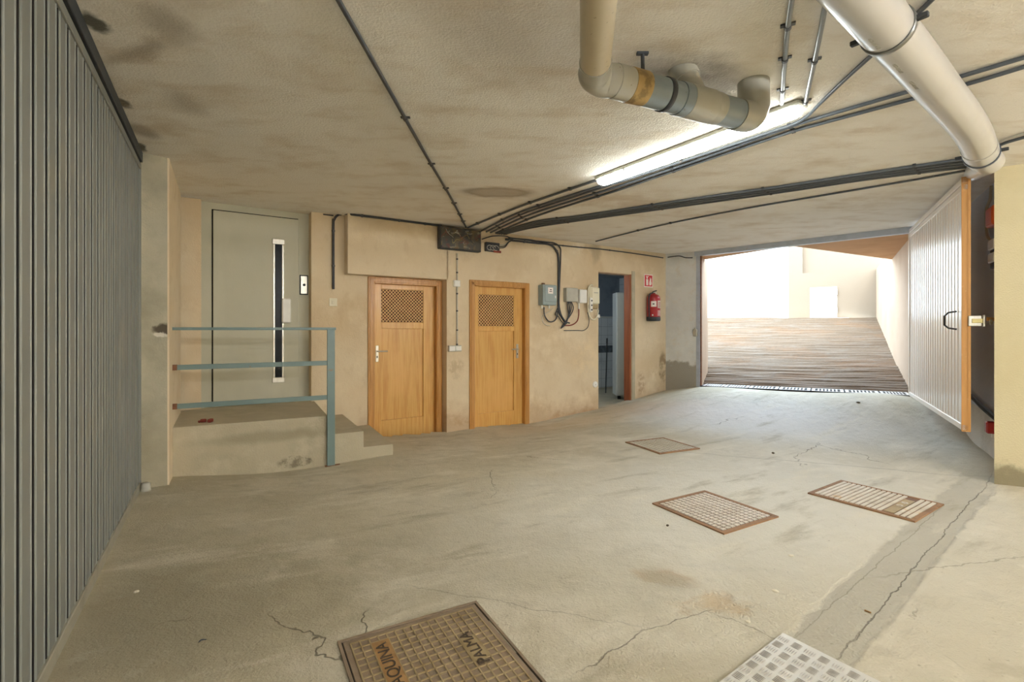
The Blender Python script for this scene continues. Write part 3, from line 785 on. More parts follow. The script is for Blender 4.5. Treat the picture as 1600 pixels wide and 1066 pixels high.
lz0, lz1 = CAMZ - 107 / F * ly + .03, CAMZ + 57 / F * ly
MB().box(lx0, lx1, ly, ly + .35, lz0, lz1, .006).build('body', m_locker, lk)
MB().box(lx0 + .012, lx1 - .012, ly - .018, ly, lz0 + .02, lz1 - .02, .005).build('door', m_locker, lk)
for fx in (lx0 + .06, lx1 - .06):
    MB().box(fx - .025, fx + .025, ly + .02, ly + .07, z_s, lz0 + .01).build('foot', m_dark, lk)
pa_ = aty(948.5, 529, 9.7); pb_ = aty(946.5, 607, 10.2); pb_.z = z_s
br = thing('broom_handle', 'thin dark broom stick leaning inside the store room', 'broom', Matrix.Translation(pb_))
MB().tube([pb_, pb_.lerp(pa_, .94)], .012, 10).build('stick', m_charcoal, br)
MB().tube([pb_.lerp(pa_, .92), pa_], .017, 10).build('grip', m_black, br)

# ------------------------------------------------------------------ driveway opening: posts, beam, drain, ramp, walls outside
pst = thing('trim_5', 'blue-grey steel post of the driveway gate opening', 'gate post', base_of(O, 0, .29), kind='structure')
MB(O.M).box(-.075, -.005, -.03, .045, .1, 2.69, .004).build('post', m_steel_beam, pst)
MB(O.M).box(-.005, .012, -.015, .03, .1, 2.69, .002).build('rusty_edge', m_rust, pst)
MB(O.M).box(-.105, -.075, -.022, .0, .3, 2.60, .003).build('angle_iron', m_steel_beam, pst)
struct(MB(O.M).box(-.10, OW + .05, -.05, .05, 2.685, CEIL + .001, .003).build('trim_6', m_steel_beam))
lk2 = thing('gate_lock_keep', 'grey steel lock keep on the post of the driveway opening', 'lock', base_of(O, -.09, O.z(1080, 520)))
zl = O.z(1080, 518)
MB(O.M).box(-.235, -.085, -.035, -.012, zl - .07, zl + .07, .003).build('plate', m_grey_plastic, lk2)
MB(O.M).box(-.115, -.045, -.075, -.03, zl - .09, zl + .04, .01).build('catch', m_alu, lk2)
MB(O.M).tube([(-.08, -.06, zl - .085), (-.08, -.06, zl + .05)], .016, 10).build('bolt', m_alu, lk2)

# drain grates
RD = Vector((.547, .837))
def oz(t): return .30 + .115 * t
gA, gB = Vector((1096, 0)), 0
NS = 7
dw = .36
t_edges = [O.s(px) / OW for px in (1097, 1130, 1169, 1216, 1267, 1320, 1376, 1424)]
ch = MB()
a0, a1 = POSTL + RD * (-.02), HINGE + RD * (-.02)
ch.prism([a0 - RD * .02, a1 - RD * .02, a1 + RD * (dw + .02), a0 + RD * (dw + .02)], [oz(0) - .3, oz(1) - .3, oz(1) - .3, oz(0) - .3], [oz(0) + .008, oz(1) + .008, oz(1) + .008, oz(0) + .008])
struct(ch.build('trim_7', m_dark))
ords = ['first', 'second', 'third', 'fourth', 'fifth', 'sixth', 'seventh']
for i in range(NS):
    t0, t1 = t_edges[i] + .004, t_edges[i + 1] - .004
    c = POSTL.lerp(HINGE, (t0 + t1) / 2)
    g = thing('drain_grate', f'pale slotted drain grate across the driveway mouth, {ords[i]} from the steel post', 'drain grate', Matrix.Translation((c.x, c.y, oz((t0 + t1) / 2))), group='slotted drain grates at the foot of the ramp')
    def pt(t, r): 
        q = POSTL.lerp(HINGE, t) + RD * r
        return q, oz(t)
    bars = MB(); fram = MB()
    def strip(mb, ta, tb, ra, rb, th_=.03, up=.012):
        ps = [pt(ta, ra), pt(tb, ra), pt(tb, rb), pt(ta, rb)]
        mb.prism([p[0] for p in ps], [p[1] - th_ for p in ps], [p[1] + up for p in ps])
    d_ = (t1 - t0)
    strip(fram, t0, t1, -.02, .012); strip(fram, t0, t1, dw - .03, dw)
    e_ = .10 * d_
    strip(fram, t0, t0 + e_, .012, dw - .03); strip(fram, t1 - e_, t1, .012, dw - .03)
    fram.build('grate_frame', m_drain, g)
    ns = 7
    wv = (d_ - 2 * e_) / (ns * 1.0)
    for k in range(1, ns):
        tc = t0 + e_ + wv * k
        strip(bars, tc - wv * .23, tc + wv * .23, .012, dw - .03)
    bars.build('slat', m_drain, g)

# ramp
BL, BR = POSTL + RD * (dw - .02), HINGE + RD * (dw - .02) + Vector((.06, 0))
rbl, rbr = Vector((BL.x - .1, BL.y + .1, .30)), Vector((BR.x, BR.y, .42))
ccl, ccr = Vector((4.16, 10.2, .565)), Vector((6.86, 8.57, .690))
crl, crr = Vector((5.76, 14.2, 1.672)), Vector((9.65, 12.60, 1.637))
mb = MB()
rows = []
def ramp_rows(a0, a1, b0, b1, n_r, hgt):
    for i in range(n_r):
        for ph, hz_ in ((0, 0), (.25, hgt), (.7, hgt), (.88, 0)):
            f = (i + ph) / n_r
            rows.append((a0.lerp(b0, f), a1.lerp(b1, f), hz_))
ramp_rows(rbl, rbr, ccl, ccr, 12, .022)
ramp_rows(ccl, ccr, crl, crr, 50, .014)
rows.append((crl, crr, 0))
NC = 60
vv, fs = [], []
for r_i, (a_, b_, hz_) in enumerate(rows):
    for k in range(NC + 1):
        f = -.22 + 1.24 * k / NC
        p = a_ + (b_ - a_) * f
        nz = mnoise.noise(Vector((p.x * 1.5, p.y * 1.5, r_i * .35)))
        dx = mnoise.noise(Vector((p.x * 1.1, p.y * 1.1, 7))) * .05
        vv.append((p.x + RD.x * dx, p.y + RD.y * dx, p.z + hz_ * (1 + .9 * nz) + .006 * nz))
for r_i in range(len(rows) - 1):
    for k in range(NC):
        fs.append((r_i * (NC + 1) + k, r_i * (NC + 1) + k + 1, (r_i + 1) * (NC + 1) + k + 1, (r_i + 1) * (NC + 1) + k))
mb.add(vv, fs)
struct(mb.build('floor_ramp', m_ramp))
MBs = MB().prism([crl + Vector((-4, 1.5, 0)), crl + Vector((.0, -.02, 0)), crr + Vector((.6, 0, 0)), crr + Vector((1.5, 6, 0)), Vector((2.0, 22, 0))], 1.2, 1.655)
struct(MBs.build('ground_street', m_asphalt))
# walls of the ramp
rw0, rw1 = HINGE + Vector((.075, .02)), Vector((9.62, 12.68))
nR = Vector(((rw1 - rw0).y, -(rw1 - rw0).x)).normalized()
struct(MB().prism([rw0, rw1, rw1 + nR * .25, rw0 + nR * .25], -.2, 2.93).build('wall_ramp_side', m_wall_pink))
lw0, lw1 = POSTL + Vector((.035, .05)), Vector((3.985, 9.77))
nL = Vector((-(lw1 - lw0).y, (lw1 - lw0).x)).normalized()
struct(MB().prism([lw0, lw1, lw1 + nL * .3, lw0 + nL * .3], -.2, 2.70).build('wall_ramp_stub', m_wall_pink))
ap = Vector((4.51, 7.75))
r_l = Vector((3.76, 9.25)); r_r = Vector((7.30, 9.25))
rf = MB().prism([POSTL + Vector((-.3, .35)), POSTL, ap, r_l, r_l + Vector((-.35, .15))], 2.69, 3.02)
rf.prism([ap, HINGE + Vector((.02, 0)), HINGE + Vector((.2, -.0)), r_r + Vector((.2, .0)), r_r], 2.69, 3.02)
struct(rf.build('ceiling_ramp', m_soffit))
# buildings across the street
FC = Fr(9.66, 12.62, -1, .7)
FC = Fr(9.66 - 3, 12.62 + 2.1, 1, -.7)
sR = FC.s(1371)
sL = FC.s(1232)
sP = FC.s(1254)
bw = MB(FC.M).box(sL, sR + .3, 0, .4, 1.2, FC.z(1310, 424)).box(sL, sP, 0, .4, FC.z(1310, 424), 4.3).box(sP, sR + .3, .10, .4, FC.z(1310, 424), 4.3)
struct(bw.build('wall_across_street', m_cream_out))
WH = Fr(5.0, 18.5, 1, -.12)
struct(MB(WH.M).box(-5, WH.s(1275), 0, .3, 1.2, 5.2).build('wall_white_house', m_white_out))
ud = thing('utility_cabinet', 'small white hinged cabinet door in the cream wall above the ramp', 'cabinet', base_of(FC, FC.s(1286), 1.66))
z0_, z1_ = 1.64, FC.z(1287, 449)
MB(FC.M).box(FC.s(1265.5), FC.s(1308), -.02, .001, z0_, z1_, .004).build('frame', m_white_plastic, ud)
MB(FC.M).box(FC.s(1267), FC.s(1306), -.035, -.018, z0_ + .02, z1_ - .02, .004).build('door', m_white_plastic, ud)
for py in (457, 485):
    MB(FC.M).box(FC.s(1305.5), FC.s(1308.5), -.045, -.018, FC.z(1307, py + 4), FC.z(1307, py - 4)).build('hinge', m_grey_plastic, ud)
MB(FC.M).box(FC.s(1271), FC.s(1273), -.045, -.03, FC.z(1272, 477), FC.z(1272, 472)).build('latch', m_grey_plastic, ud)

# ------------------------------------------------------------------ open gate leaf
zb, zt = .42, 2.735
lg = thing('gate_leaf', 'pale ribbed metal gate leaf standing open at the driveway mouth', 'gate', base_of(LF, 0, zb))
mb = MB(LF.M)
prof = []
nr = 22
per = (LW - .10) / nr
for i in range(nr):
    s = .05 + i * per
    prof += [(s, 0), (s + per * .66, 0), (s + per * .74, .022), (s + per * .92, .022)]
prof.append((LW - .05, 0))
n = len(prof)
v = [(a, b, zb + .05) for a, b in prof] + [(a, b, zt - .10) for a, b in prof]
mb.add(v, [(i, i + 1, n + i + 1, n + i) for i in range(n - 1)])
mb.build('ribbed_panel', m_leaf_paint, lg)
MB(LF.M).box(.0, LW, .024, .030, zb + .02, zt - .02).build('backing_sheet', m_leaf_edge, lg)
MB(LF.M).box(.0, LW, -.012, .035, zb, zb + .055, .004).build('bottom_rail', m_leaf_paint, lg)
MB(LF.M).box(.0, LW, -.012, .035, zt - .055, zt, .004).build('top_rail', m_leaf_paint, lg)
MB(LF.M).box(.0, LW, -.006, .03, zt - .115, zt - .06, .004).build('upper_rail', m_leaf_paint, lg)
MB(LF.M).box(-.005, .05, -.012, .035, zb, zt, .004).build('hinge_stile', m_leaf_paint, lg)
MB(LF.M).box(LW - .05, LW - .008, -.012, .035, zb, zt, .004).build('front_stile', m_leaf_paint, lg)
MB(LF.M).box(LW - .008, LW, -.014, .05, zb - .01, zt + .005, .002).build('end_strip', m_leaf_edge, lg)
hz0, hz1 = LF.z(1490, 513), LF.z(1490, 489)
hsx = LF.s(1496)
MB(LF.M).tube([(hsx, -.005, hz0 - .01), (hsx - .02, -.06, hz0), (hsx - .10, -.075, hz0 + .03), (hsx - .10, -.075, hz1 - .03), (hsx - .02, -.06, hz1), (hsx, -.005, hz1 + .01)], .008, 8).build('pull_handle', m_black, lg)
ky = LF.z(1508, 502)
latch = MB(LF.M).box(LW + .0, LW + .012, .03, .12, ky - .045, ky + .05, .004).build('lock_plate', m_alu, lg)
MB(LF.M).box(LW - .03, LW + .015, .05, .13, ky - .02, ky + .025, .006).build('lock_body', m_brass, latch)
MB(LF.M).tube([(LW, .135, ky - .05), (LW, .135, ky + .055)], .011, 10).build('bolt', m_alu, latch)
# bracket arm fixed to the wall, holding the leaf open
A_ = LF.M @ Vector((LW - .02, .16, ky + .02)); B_ = PIL.M @ Vector((.16, .02, LF.z(1550, 500)))
B_ = aty(1556, 499.5, 4.42)
arm = thing('gate_stay', 'flat orange-brown steel arm between open gate leaf and beige pillar', 'bracket', Matrix.Translation(A_))
dv = (B_ - A_); dvn = dv.normalized()
Ma = Matrix.Translation(A_) @ Vector((1, 0, 0)).rotation_difference(dvn).to_matrix().to_4x4()
MB(Ma).box(0, dv.length, -.004, .004, -.017, .017, .001).build('bar', m_leaf_edge, arm)
MB(Ma @ Matrix.Translation((.06, -.005, -.026)) @ Matrix.Rotation(PI / 2, 4, 'X')).lathe([(.008, 0), (.026, 0), (.026, .008), (.008, .008), (.008, 0)], 18).build('eyelet', m_alu, arm)
for nm, px, py, fr_, col, lab in (('reflector', 1552, 669, RW, m_red, 'red plastic reflector low on the wall at the edge of the beige pillar'), ('reflector', 1421, 577, None, m_red, 'small red reflector low on the ramp wall behind the open leaf')):
    if fr_:
        c = RW.loc(1549.5, 668, -.03)
        t = thing(nm, lab, 'reflector', base_of(RW, c.x, c.z, -.01))
        MB(RW.M).box(c.x - .04, c.x + .04, -.075, -.005, c.z - .058, c.z + .058, .012).build('lens', col, t)
        MB(RW.M).box(c.x - .02, c.x + .02, -.03, .0, c.z - .10, c.z - .055, .005).build('holder', m_white_plastic, t)
    else:
        fq = Fr(rw0.x, rw0.y, (rw1 - rw0).x, (rw1 - rw0).y)
        d_ = (rw1 - rw0).normalized(); p = rw0 + d_ * .16
        c = Vector((p.x, p.y, CAMZ - 63 / F * p.y))
        t = thing(nm, lab, 'reflector', Matrix.Translation(c))
        Mr = Matrix.Translation(c) @ Matrix.Rotation(math.atan2(d_.y, d_.x), 4, 'Z')
        MB(Mr).box(-.035, .035, 0, .03, -.045, .045, .01).build('lens', col, t)
        MB(Mr).box(-.045, .045, -.004, .006, -.055, .055, .003).build('backplate', m_charcoal, t)

# electrics on the wall beside the leaf
def rwp(px, py, off=-.03): return RW.M @ RW.loc(px, py, off)
ob = thing('orange_control_box', 'orange box fixed high on the wall behind the beige pillar edge', 'control box', base_of(RW, RW.s(1547), RW.z(1547, 341)))
MB(RW.M).box(RW.s(1545, -.08), RW.s(1553, -.08) + .05, -.10, .002, RW.z(1548, 355, -.08), RW.z(1548, 325, -.08), .008).build('body', m_orange, ob)
MB(RW.M).box(RW.s(1545, -.08) + .012, RW.s(1553, -.08) + .04, -.106, -.099, RW.z(1548, 352, -.08), RW.z(1548, 328, -.08), .003).build('lid', m_orange, ob)
tag(MB().tube(smooth_path([rwp(1549, 290), rwp(1547, 312), rwp(1542, 325, -.05), rwp(1541, 345, -.05), rwp(1543, 368, -.05), rwp(1548, 375, -.04), rwp(1553, 376, -.03)]), .012, 8).build('grey_cable', m_silver_cable), 'pale grey cable curving past the orange box on the wall', 'cable')
for i, (y0, y1, mm_) in enumerate(((375, 391, m_white_plastic), (396, 411, m_white_plastic))):
    t = thing('cable_connector', ['upper white cable connector below the orange box', 'lower white cable connector with black plug below the orange box'][i], 'connector', base_of(RW, RW.s(1550), RW.z(1550, y0)))
    MB(RW.M).box(RW.s(1547.5, -.05), RW.s(1556, -.05), -.07, -.0, RW.z(1550, y1, -.05), RW.z(1550, y0, -.05), .008).build('housing', mm_, t)
    MB(RW.M).box(RW.s(1549, -.05), RW.s(1556, -.05), -.06, -.0, RW.z(1550, y1 + (4 if i == 0 else 9), -.05), RW.z(1550, y1, -.05), .004).build('plug', m_charcoal, t)
for i, dz in enumerate((0, .045)):
    pp = [RW.M @ Vector((RW.s(1490) , -.02, RW.z(1514, 618) + dz * .6)), rwp(1514, 619 - i * 4, -.02), rwp(1535, 639 - i * 5, -.02), rwp(1560, 660 - i * 5, -.02)]
    tag(MB().tube(smooth_path(pp), .012, 8).build('wall_cable', m_charcoal), ['lower of two black cables sloping along the dark wall behind the leaf', 'upper of two black cables sloping along the dark wall behind the leaf'][i], 'cable')

# ------------------------------------------------------------------ conduits
def conduit(name, label, pts, r=.011, mat=None, clips=(), path=None, smooth=True, cat='conduit', clip_len=.022, flat=None):
    p = path or [ceil_pt(x, y, r + .003) for x, y in pts]
    if smooth and len(p) > 2:
        p = smooth_path(p, 5)
    t = thing(name, label, cat, Matrix.Translation(along(p, .5)[0]))
    MB().tube(p, r, 10).build('tube', mat or m_conduit_grey, t)
    for f in clips:
        c, d = along(p, f)
        MB().tube([c - d * clip_len / 2, c + d * clip_len / 2], r * 1.35, 10).build('clip', m_clip, t)
        if flat is None:
            sd = d.cross(Vector((0, 0, 1))).normalized()
            mbq = MB(Matrix((( d.x, sd.x, 0, c.x), (d.y, sd.y, 0, c.y), (d.z, sd.z, 1, c.z), (0, 0, 0, 1))))
            mbq.box(-clip_len / 2, clip_len / 2, -r * 2.6, r * 2.6, r * .5, r + .002)
            mbq.build('clip_foot', m_clip, t)
    return t
cc = 'ceiling_conduit'
conduit(cc, 'black conduit running across the plain ceiling alone to the smoky junction box', [(505, -45), (526, -5), (584, 98), (668, 247), (706, 312), (728, 355)], .012, m_black, (.28, .47, .62, .74, .85, .93))
conduit(cc, 'conduit from the junction box to the near side of the lit ceiling light', [(731, 356), (798, 328.5), (847.6, 310.5), (936, 280.5)], .012, m_conduit_grey, (.12, .35, .6, .85))
conduit(cc, 'conduit from the junction box ending under the tip of the ceiling light', [(752, 361), (805.5, 334.6), (871, 312), (938, 291)], .012, m_conduit_grey, (.3, .63))
conduit(cc, 'conduit hugging the ceiling light then bending up past its end under the white pipe', [(754, 365.5), (813, 336), (880.6, 313.2), (939, 294), (1080, 247.5), (1200, 207.5), (1240, 194), (1262, 181), (1281, 162), (1326, 119), (1376, 74), (1420, 34), (1470, -14)], .011, m_conduit_grey, (.1, .22, .62))
conduit(cc, 'upper of the two parallel conduits passing under the white pipe', [(758, 367.5), (821, 338.3), (889.6, 315.3), (960, 293.5), (1086, 251.3), (1216, 204.5), (1279, 184), (1439, 137.5), (1520, 114), (1610, 87)], .012, m_conduit_grey, (.1, .22, .45, .62, .8))
conduit(cc, 'lower of the two parallel conduits passing under the white pipe', [(762, 370), (830, 341), (900, 317.5), (960, 299), (1086, 256), (1224, 210), (1279, 194), (1447, 149), (1530, 126), (1610, 101.5)], .012, m_conduit_grey, (.1, .22, .45, .62, .8))
for i in range(4):
    d0, d1 = 2.75 * i, 4.2 * i
    conduit(cc, f'slate conduit of the flat bundle leading to the open leaf, {["first", "second", "third", "fourth"][i]} from the ceiling light', [(757, 372 + .6 * i), (829.6, 348 + d0), (908, 337.3 + d0 * .85), (1100, 308.3 + d0 * 1.1), (1219.5, 291.5 + d0 * 1.1), (1350, 271.6 + d0 * 1.15), (1490, 251 + d1), (1523, 247 + d1 * 1.15)], .0125, m_conduit_grey, (.1, .3, .52, .72, .93))
conduit(cc, 'lone thin conduit crossing the ceiling nearest to the driveway opening', [(931, 377.3), (975, 366), (1015.7, 356), (1066, 345), (1170, 325), (1280, 306.4), (1430, 281), (1508, 267)], .010, m_conduit_grey, (.22, .35))
conduit(cc, 'grey steel conduit coming down the ceiling straight to the lit ceiling light', [(1243, -40), (1237, 0), (1229, 62), (1221.5, 162)], .012, m_steel_conduit, (.3, .55, .85))
conduit(cc, 'grey steel conduit reaching the tip of the ceiling light from above', [(1297, -40), (1291, 0), (1274, 90), (1257, 166)], .012, m_steel_conduit, (.55, .95))
conduit(cc, 'bent black conduit above the beige pillar touching the pipe clamp', [(1548, 239), (1556, 231), (1572, 223), (1610, 212)], .012, m_conduit_grey, (.1, ))
conduit(cc, 'second bent conduit above the beige pillar next to the pipe clamp', [(1553, 228), (1566, 220), (1610, 205)], .010, m_silver_cable, ())

# conduits on the walls
def wpth(fr, pts, off): return [fr.M @ fr.loc(x, y, off) for x, y in pts]
conduit('wall_conduit', 'black conduit along the top of the wall bending down towards the light switch', None, .015, m_black, (.12, .30, .42, .55, .75, .9),
        path=smooth_path(wpth(L_, [(521, 452), (521, 352), (522, 344), (527, 337), (536, 334)], -.03) + wpth(W, [(556, 336), (620, 344), (690, 353)], -.02), 5), smooth=False, flat=1)
conduit('wall_conduit', 'short black conduit stub high on the wall above the light switch', None, .008, m_black, (), path=wpth(L_, [(505, 335), (521, 337)], -.012), smooth=False, flat=1)
conduit('wall_conduit', 'thin conduit along the wall top above the open doorway', None, .010, m_black, (.3, .6), path=wpth(W, [(795, 376), (850, 381), (905, 386.5), (935, 389), (990, 396), (1036, 403)], -.012), flat=1)
conduit('wall_conduit', 'short cable across the cement pier top', None, .009, m_charcoal, (), path=[Vector((x, y - .03, z)) for x, y, z in ((CORNER.x + .03, CORNER.y, 2.70), (CORNER.x + .2, CORNER.y - .11, 2.71), (CORNER.x + .3, CORNER.y - .17, 2.67), (CORNER.x + .42, CORNER.y - .22, 2.66))], flat=1)
conduit('wall_conduit', 'pale vertical conduit between the two oak doors', None, .010, m_silver_cable, (.06, .2, .42, .6, .8, .95), path=wpth(W, [(714.3, 396), (714.3, 546)], -.013), smooth=False, flat=1)
conduit('wall_conduit', 'black cable riser beside the blue-grey meter box', None, .017, m_black, (.15, .45), path=wpth(W, [(790, 374), (835, 379.5), (858, 382), (868, 390), (872.5, 403), (873, 440), (873, 484), (877, 494), (885, 506)], -.022), flat=1)
conduit('wall_conduit', 'second black cable beside the cable riser at the meter boxes', None, .011, m_charcoal, (), path=wpth(W, [(795, 372), (850, 378), (866, 380), (875, 387), (876, 400), (874.5, 440), (874, 480), (881, 500), (890, 505)], -.032), flat=1)
conduit('wall_conduit', 'black cable dropping in an arc from the junction box to the riser', None, .008, m_black, (), path=wpth(W, [(753, 374), (770, 369), (790, 369), (800, 372), (830, 375), (848, 379)], -.03), flat=1)

# small electrical fittings
def wall_box(name, label, cat, fr, x0, x1, y0, y1, d, mat, bev=.006, lid=None):
    xm, ym = (x0 + x1) / 2, (y0 + y1) / 2
    s0, s1 = fr.s(x0, -d), fr.s(x1, -d)
    z0, z1 = fr.z(xm, y1, -d), fr.z(xm, y0, -d)
    t = thing(name, label, cat, base_of(fr, (s0 + s1) / 2, z0))
    MB(fr.M).box(s0, s1, -d, .002, z0, z1, bev).build('body', mat, t)
    if lid:
        MB(fr.M).box(s0 + .008, s1 - .008, -d - .006, -d + .001, z0 + .008, z1 - .008, .003).build('cover', lid, t)
    return t, s0, s1, z0, z1
t, s0, s1, z0, z1 = wall_box('light_switch', 'cream square light switch near the railing end', 'light switch', L_, 514.5, 527, 466, 478.5, .012, m_cream_plastic, .003)
MB(L_.M).box(s0 + .03, s1 - .03, -.02, -.011, z0 + .026, z1 - .026, .003).build('rocker', m_cream_plastic, t)
t, s0, s1, z0, z1 = wall_box('junction_box', 'small square white junction box on the pale conduit', 'junction box', W, 709.5, 719.5, 438, 448, .035, m_white_plastic, .005, m_white_plastic)
t, s0, s1, z0, z1 = wall_box('double_switch', 'grey double surface switch at the foot of the pale conduit', 'light switch', W, 701.5, 721.5, 540, 549.5, .045, m_grey_plastic, .005)
sm_ = (s0 + s1) / 2
for u0, u1 in ((s0 + .008, sm_ - .004), (sm_ + .004, s1 - .008)):
    MB(W.M).box(u0, u1, -.052, -.044, z0 + .010, z1 - .010, .004).build('rocker', m_white_plastic, t)
# smoky junction box
t, s0, s1, z0, z1 = wall_box('cable_junction_box', 'large smoky-lidded junction box full of wires at the ceiling edge', 'junction box', W, 687.5, 752, 356.5, 391, .09, m_charcoal, .008)
MB(W.M).box(s0 + .012, s1 - .012, -.10, -.089, z0 + .012, z1 - .012, .005).build('lid', m_box_clear, t)
for ss in (s0 + .03, s1 - .03):
    for zz in (z0 + .03, z1 - .03):
        MB(W.M @ Matrix.Translation((ss, -.099, zz)) @ Matrix.Rotation(PI / 2, 4, 'X')).lathe([(.010, 0), (.010, .004), (0, .004)], 10).build('screw', m_black, t)
random.seed(3)
wc = [m_silver_cable, m_red_cable, m_brass, m_black, m_iron_orange, m_grey_plastic]
for k in range(14):
    x_ = s0 + .08 + (s1 - s0 - .16) * random.random(); z_ = z0 + .06 + (z1 - z0 - .12) * random.random()
    pp = [(x_, -.101, z_)]
    for _ in range(3):
        pp.append((min(max(pp[-1][0] + random.uniform(-.07, .07), s0 + .03), s1 - .03), -.101 - random.random() * .002, min(max(pp[-1][2] + random.uniform(-.06, .06), z0 + .03), z1 - .03)))
    MB(W.M).tube(smooth_path(pp, 4), .003, 5).build('wire', wc[k % 6], t)
t, s0, s1, z0, z1 = wall_box('splitter_box', 'small open black box with looped wires beside the smoky junction box', 'junction box', W, 759.5, 781, 379, 393, .05, m_black, .006)
for k in range(3):
    cx_, cz_ = s0 + .06 + .05 * k, z0 + .05
    MB(W.M).tube(smooth_path([(cx_ + .045 * math.cos(a), -.055 - .004 * k, cz_ + .035 * math.sin(a)) for a in [j * PI / 5 for j in range(9)]], 3), .0045, 6).build('wire_loop', [m_silver_cable, m_grey_plastic, m_silver_cable][k], t)
MB(W.M).box(s1 - .11, s1 + .02, -.06, -.045, z0 - .012, z0 + .018, .004).build('terminal_strip', m_red_cable, t)
for k in range(3):
    p = wpth(W, [(780, 383 + 2.5 * k), (789, 382 + 2.2 * k), (796, 376 + k), (806, 374.5 + k), (830, 377.5 + k)], -.03 - .006 * k)
    conduit('wall_conduit', ['thin grey cable', 'dark thin cable', 'lowest black cable'][k] + ' looping from the small open black box to the riser', None, .006, [m_silver_cable, m_charcoal, m_black][k], (), path=p, flat=1)

# meter boxes
t, s0, s1, z0, z1 = wall_box('meter_box', 'blue-grey meter box with a white paper label', 'meter box', W, 848.5, 870, 445, 477, .13, m_bluegrey, .01)
MB(W.M).box(s0 + .03, s1 - .004, -.142, -.128, z0 + .05, z1 - .01, .006).build('door', m_bluegrey, t)
lb = MB(W.M).box(s0 + .085, s0 + .185, -.145, -.141, z1 - .14, z1 - .045, .001).build('paper_label', m_sign_white, t)
MB(W.M).box(s0 + .12, s0 + .155, -.147, -.144, z1 - .085, z1 - .072).box(s0 + .11, s0 + .16, -.147, -.144, z1 - .11, z1 - .10).build('printed_lines', m_charcoal, lb)
MB(W.M).box(s1 - .05, s1 - .03, -.15, -.14, z0 + .11, z0 + .15, .004).build('latch', m_white_plastic, t)
MB(W.M).box(s0 + .05, s0 + .10, -.05, -.02, z1 - .002, z1 + .03, .004).build('hook', m_rust, t)
for xg in (s0 + .03, s0 + .17):
    MB(W.M).tube([(xg, -.06, z0 + .005), (xg, -.06, z0 - .05)], .012, 8).build('cable_gland', m_white_plastic, t)
t, s0, s1, z0, z1 = wall_box('relay_box', 'squat grey box with black cables hanging below', 'junction box', W, 885.5, 903.5, 450, 471.5, .09, m_grey_plastic, .008, m_grey_plastic)
for k in range(5):
    xx = s0 + .05 + .018 * k
    MB(W.M).tube(smooth_path([(xx, -.05, z0 + .01), (xx + .02 * math.sin(k * 2.1), -.055 - .008 * k, z0 - .10), (xx + .02 * math.cos(k), -.05, z0 - .22), (s0 + .02 - .01 * k, -.04, z0 - .36), (s0 - .07, -.03, z0 - .43)], 4), .009, 7).build('hanging_cable', [m_black, m_charcoal][k % 2], t)
t, s0, s1, z0, z1 = wall_box('splice_box', 'small white box between grey box and cream wall phone', 'junction box', W, 906, 917.5, 452.5, 473.5, .09, m_white_plastic, .006, m_white_plastic)
MB(W.M).tube([(s0 + .012, -.05, z0 + .01), (s0 + .012, -.05, z0 - .10)], .014, 8).build('white_plug', m_white_plastic, t)
MB(W.M).tube(smooth_path([(s0 + .012, -.05, z0 - .09), (s0 + .01, -.05, z0 - .2), (s0 - .02, -.045, z0 - .30), (s0 - .12, -.04, z0 - .36), (s0 - .27, -.04, z0 - .37)], 4), .009, 7).build('tail_cable', m_red_cable, t)
# cream wall phone / entry unit
t, s0, s1, z0, z1 = wall_box('wall_intercom', 'cream intercom unit with coiled white cable beside the dark doorway', 'intercom', W, 922.5, 937, 448, 477, .10, m_cream_plastic, .03)
MB(W.M).box(s0 + .03, s1 - .01, -.112, -.098, z0 + .03, z1 - .02, .012).build('front_cover', m_cream_plastic, t)
MB(W.M).box(s0 + .07, s1 - .05, -.115, -.111, z1 - .11, z1 - .095).build('dark_mark', m_grey_plastic, t)
MB(W.M).box(s0 + .02, s1 - .02, -.09, -.0, z0 - .06, z0 + .02, .01).build('lower_housing', m_iron_rib, t)
hb = MB(W.M).box(s0 - .03, s0 + .035, -.13, -.09, z0 - .12, z0 + .12, .012).build('button_strip', m_white_plastic, t)
for k in range(3):
    MB(W.M @ Matrix.Translation((s0 + .003, -.129, z0 + .07 - .075 * k)) @ Matrix.Rotation(PI / 2, 4, 'X')).lathe([(.014, 0), (.014, .006), (0, .006)], 10).build('button', m_charcoal, hb)
MB(W.M).tube(smooth_path([(s0 + .09, -.06, z1 + .02), (s0 + .03, -.08, z1 + .025), (s0 - .03, -.09, z1 - .03), (s0 - .05, -.10, z1 - .15), (s0 - .05, -.10, z0 - .05), (s0 - .02, -.10, z0 - .18), (s0 + .06, -.10, z0 - .24), (s0 + .14, -.10, z0 - .20), (s0 + .18, -.10, z0 - .08)], 5), .011, 8).build('white_cable', m_cream_plastic, t)
MB(W.M).tube([(s1 - .02, -.07, z0 + .02), (s1 - .02, -.07, z0 - .16)], .008, 8).build('drop_cable', m_white_plastic, t)
MB(W.M).box(s1 - .045, s1 + .01, -.10, -.05, z0 - .21, z0 - .155, .006).build('white_plug', m_white_plastic, t)
MB(W.M).tube(smooth_path([(s0 - .02, -.05, z0 - .12), (s0 + .02, -.045, z0 - .24), (s0 + .0, -.04, z0 - .36), (s0 - .09, -.035, z0 - .42), (s0 - .22, -.03, z0 - .42), (s0 - .50, -.03, z0 - .42)], 5), .006, 6).build('tail_cable', m_charcoal, t)
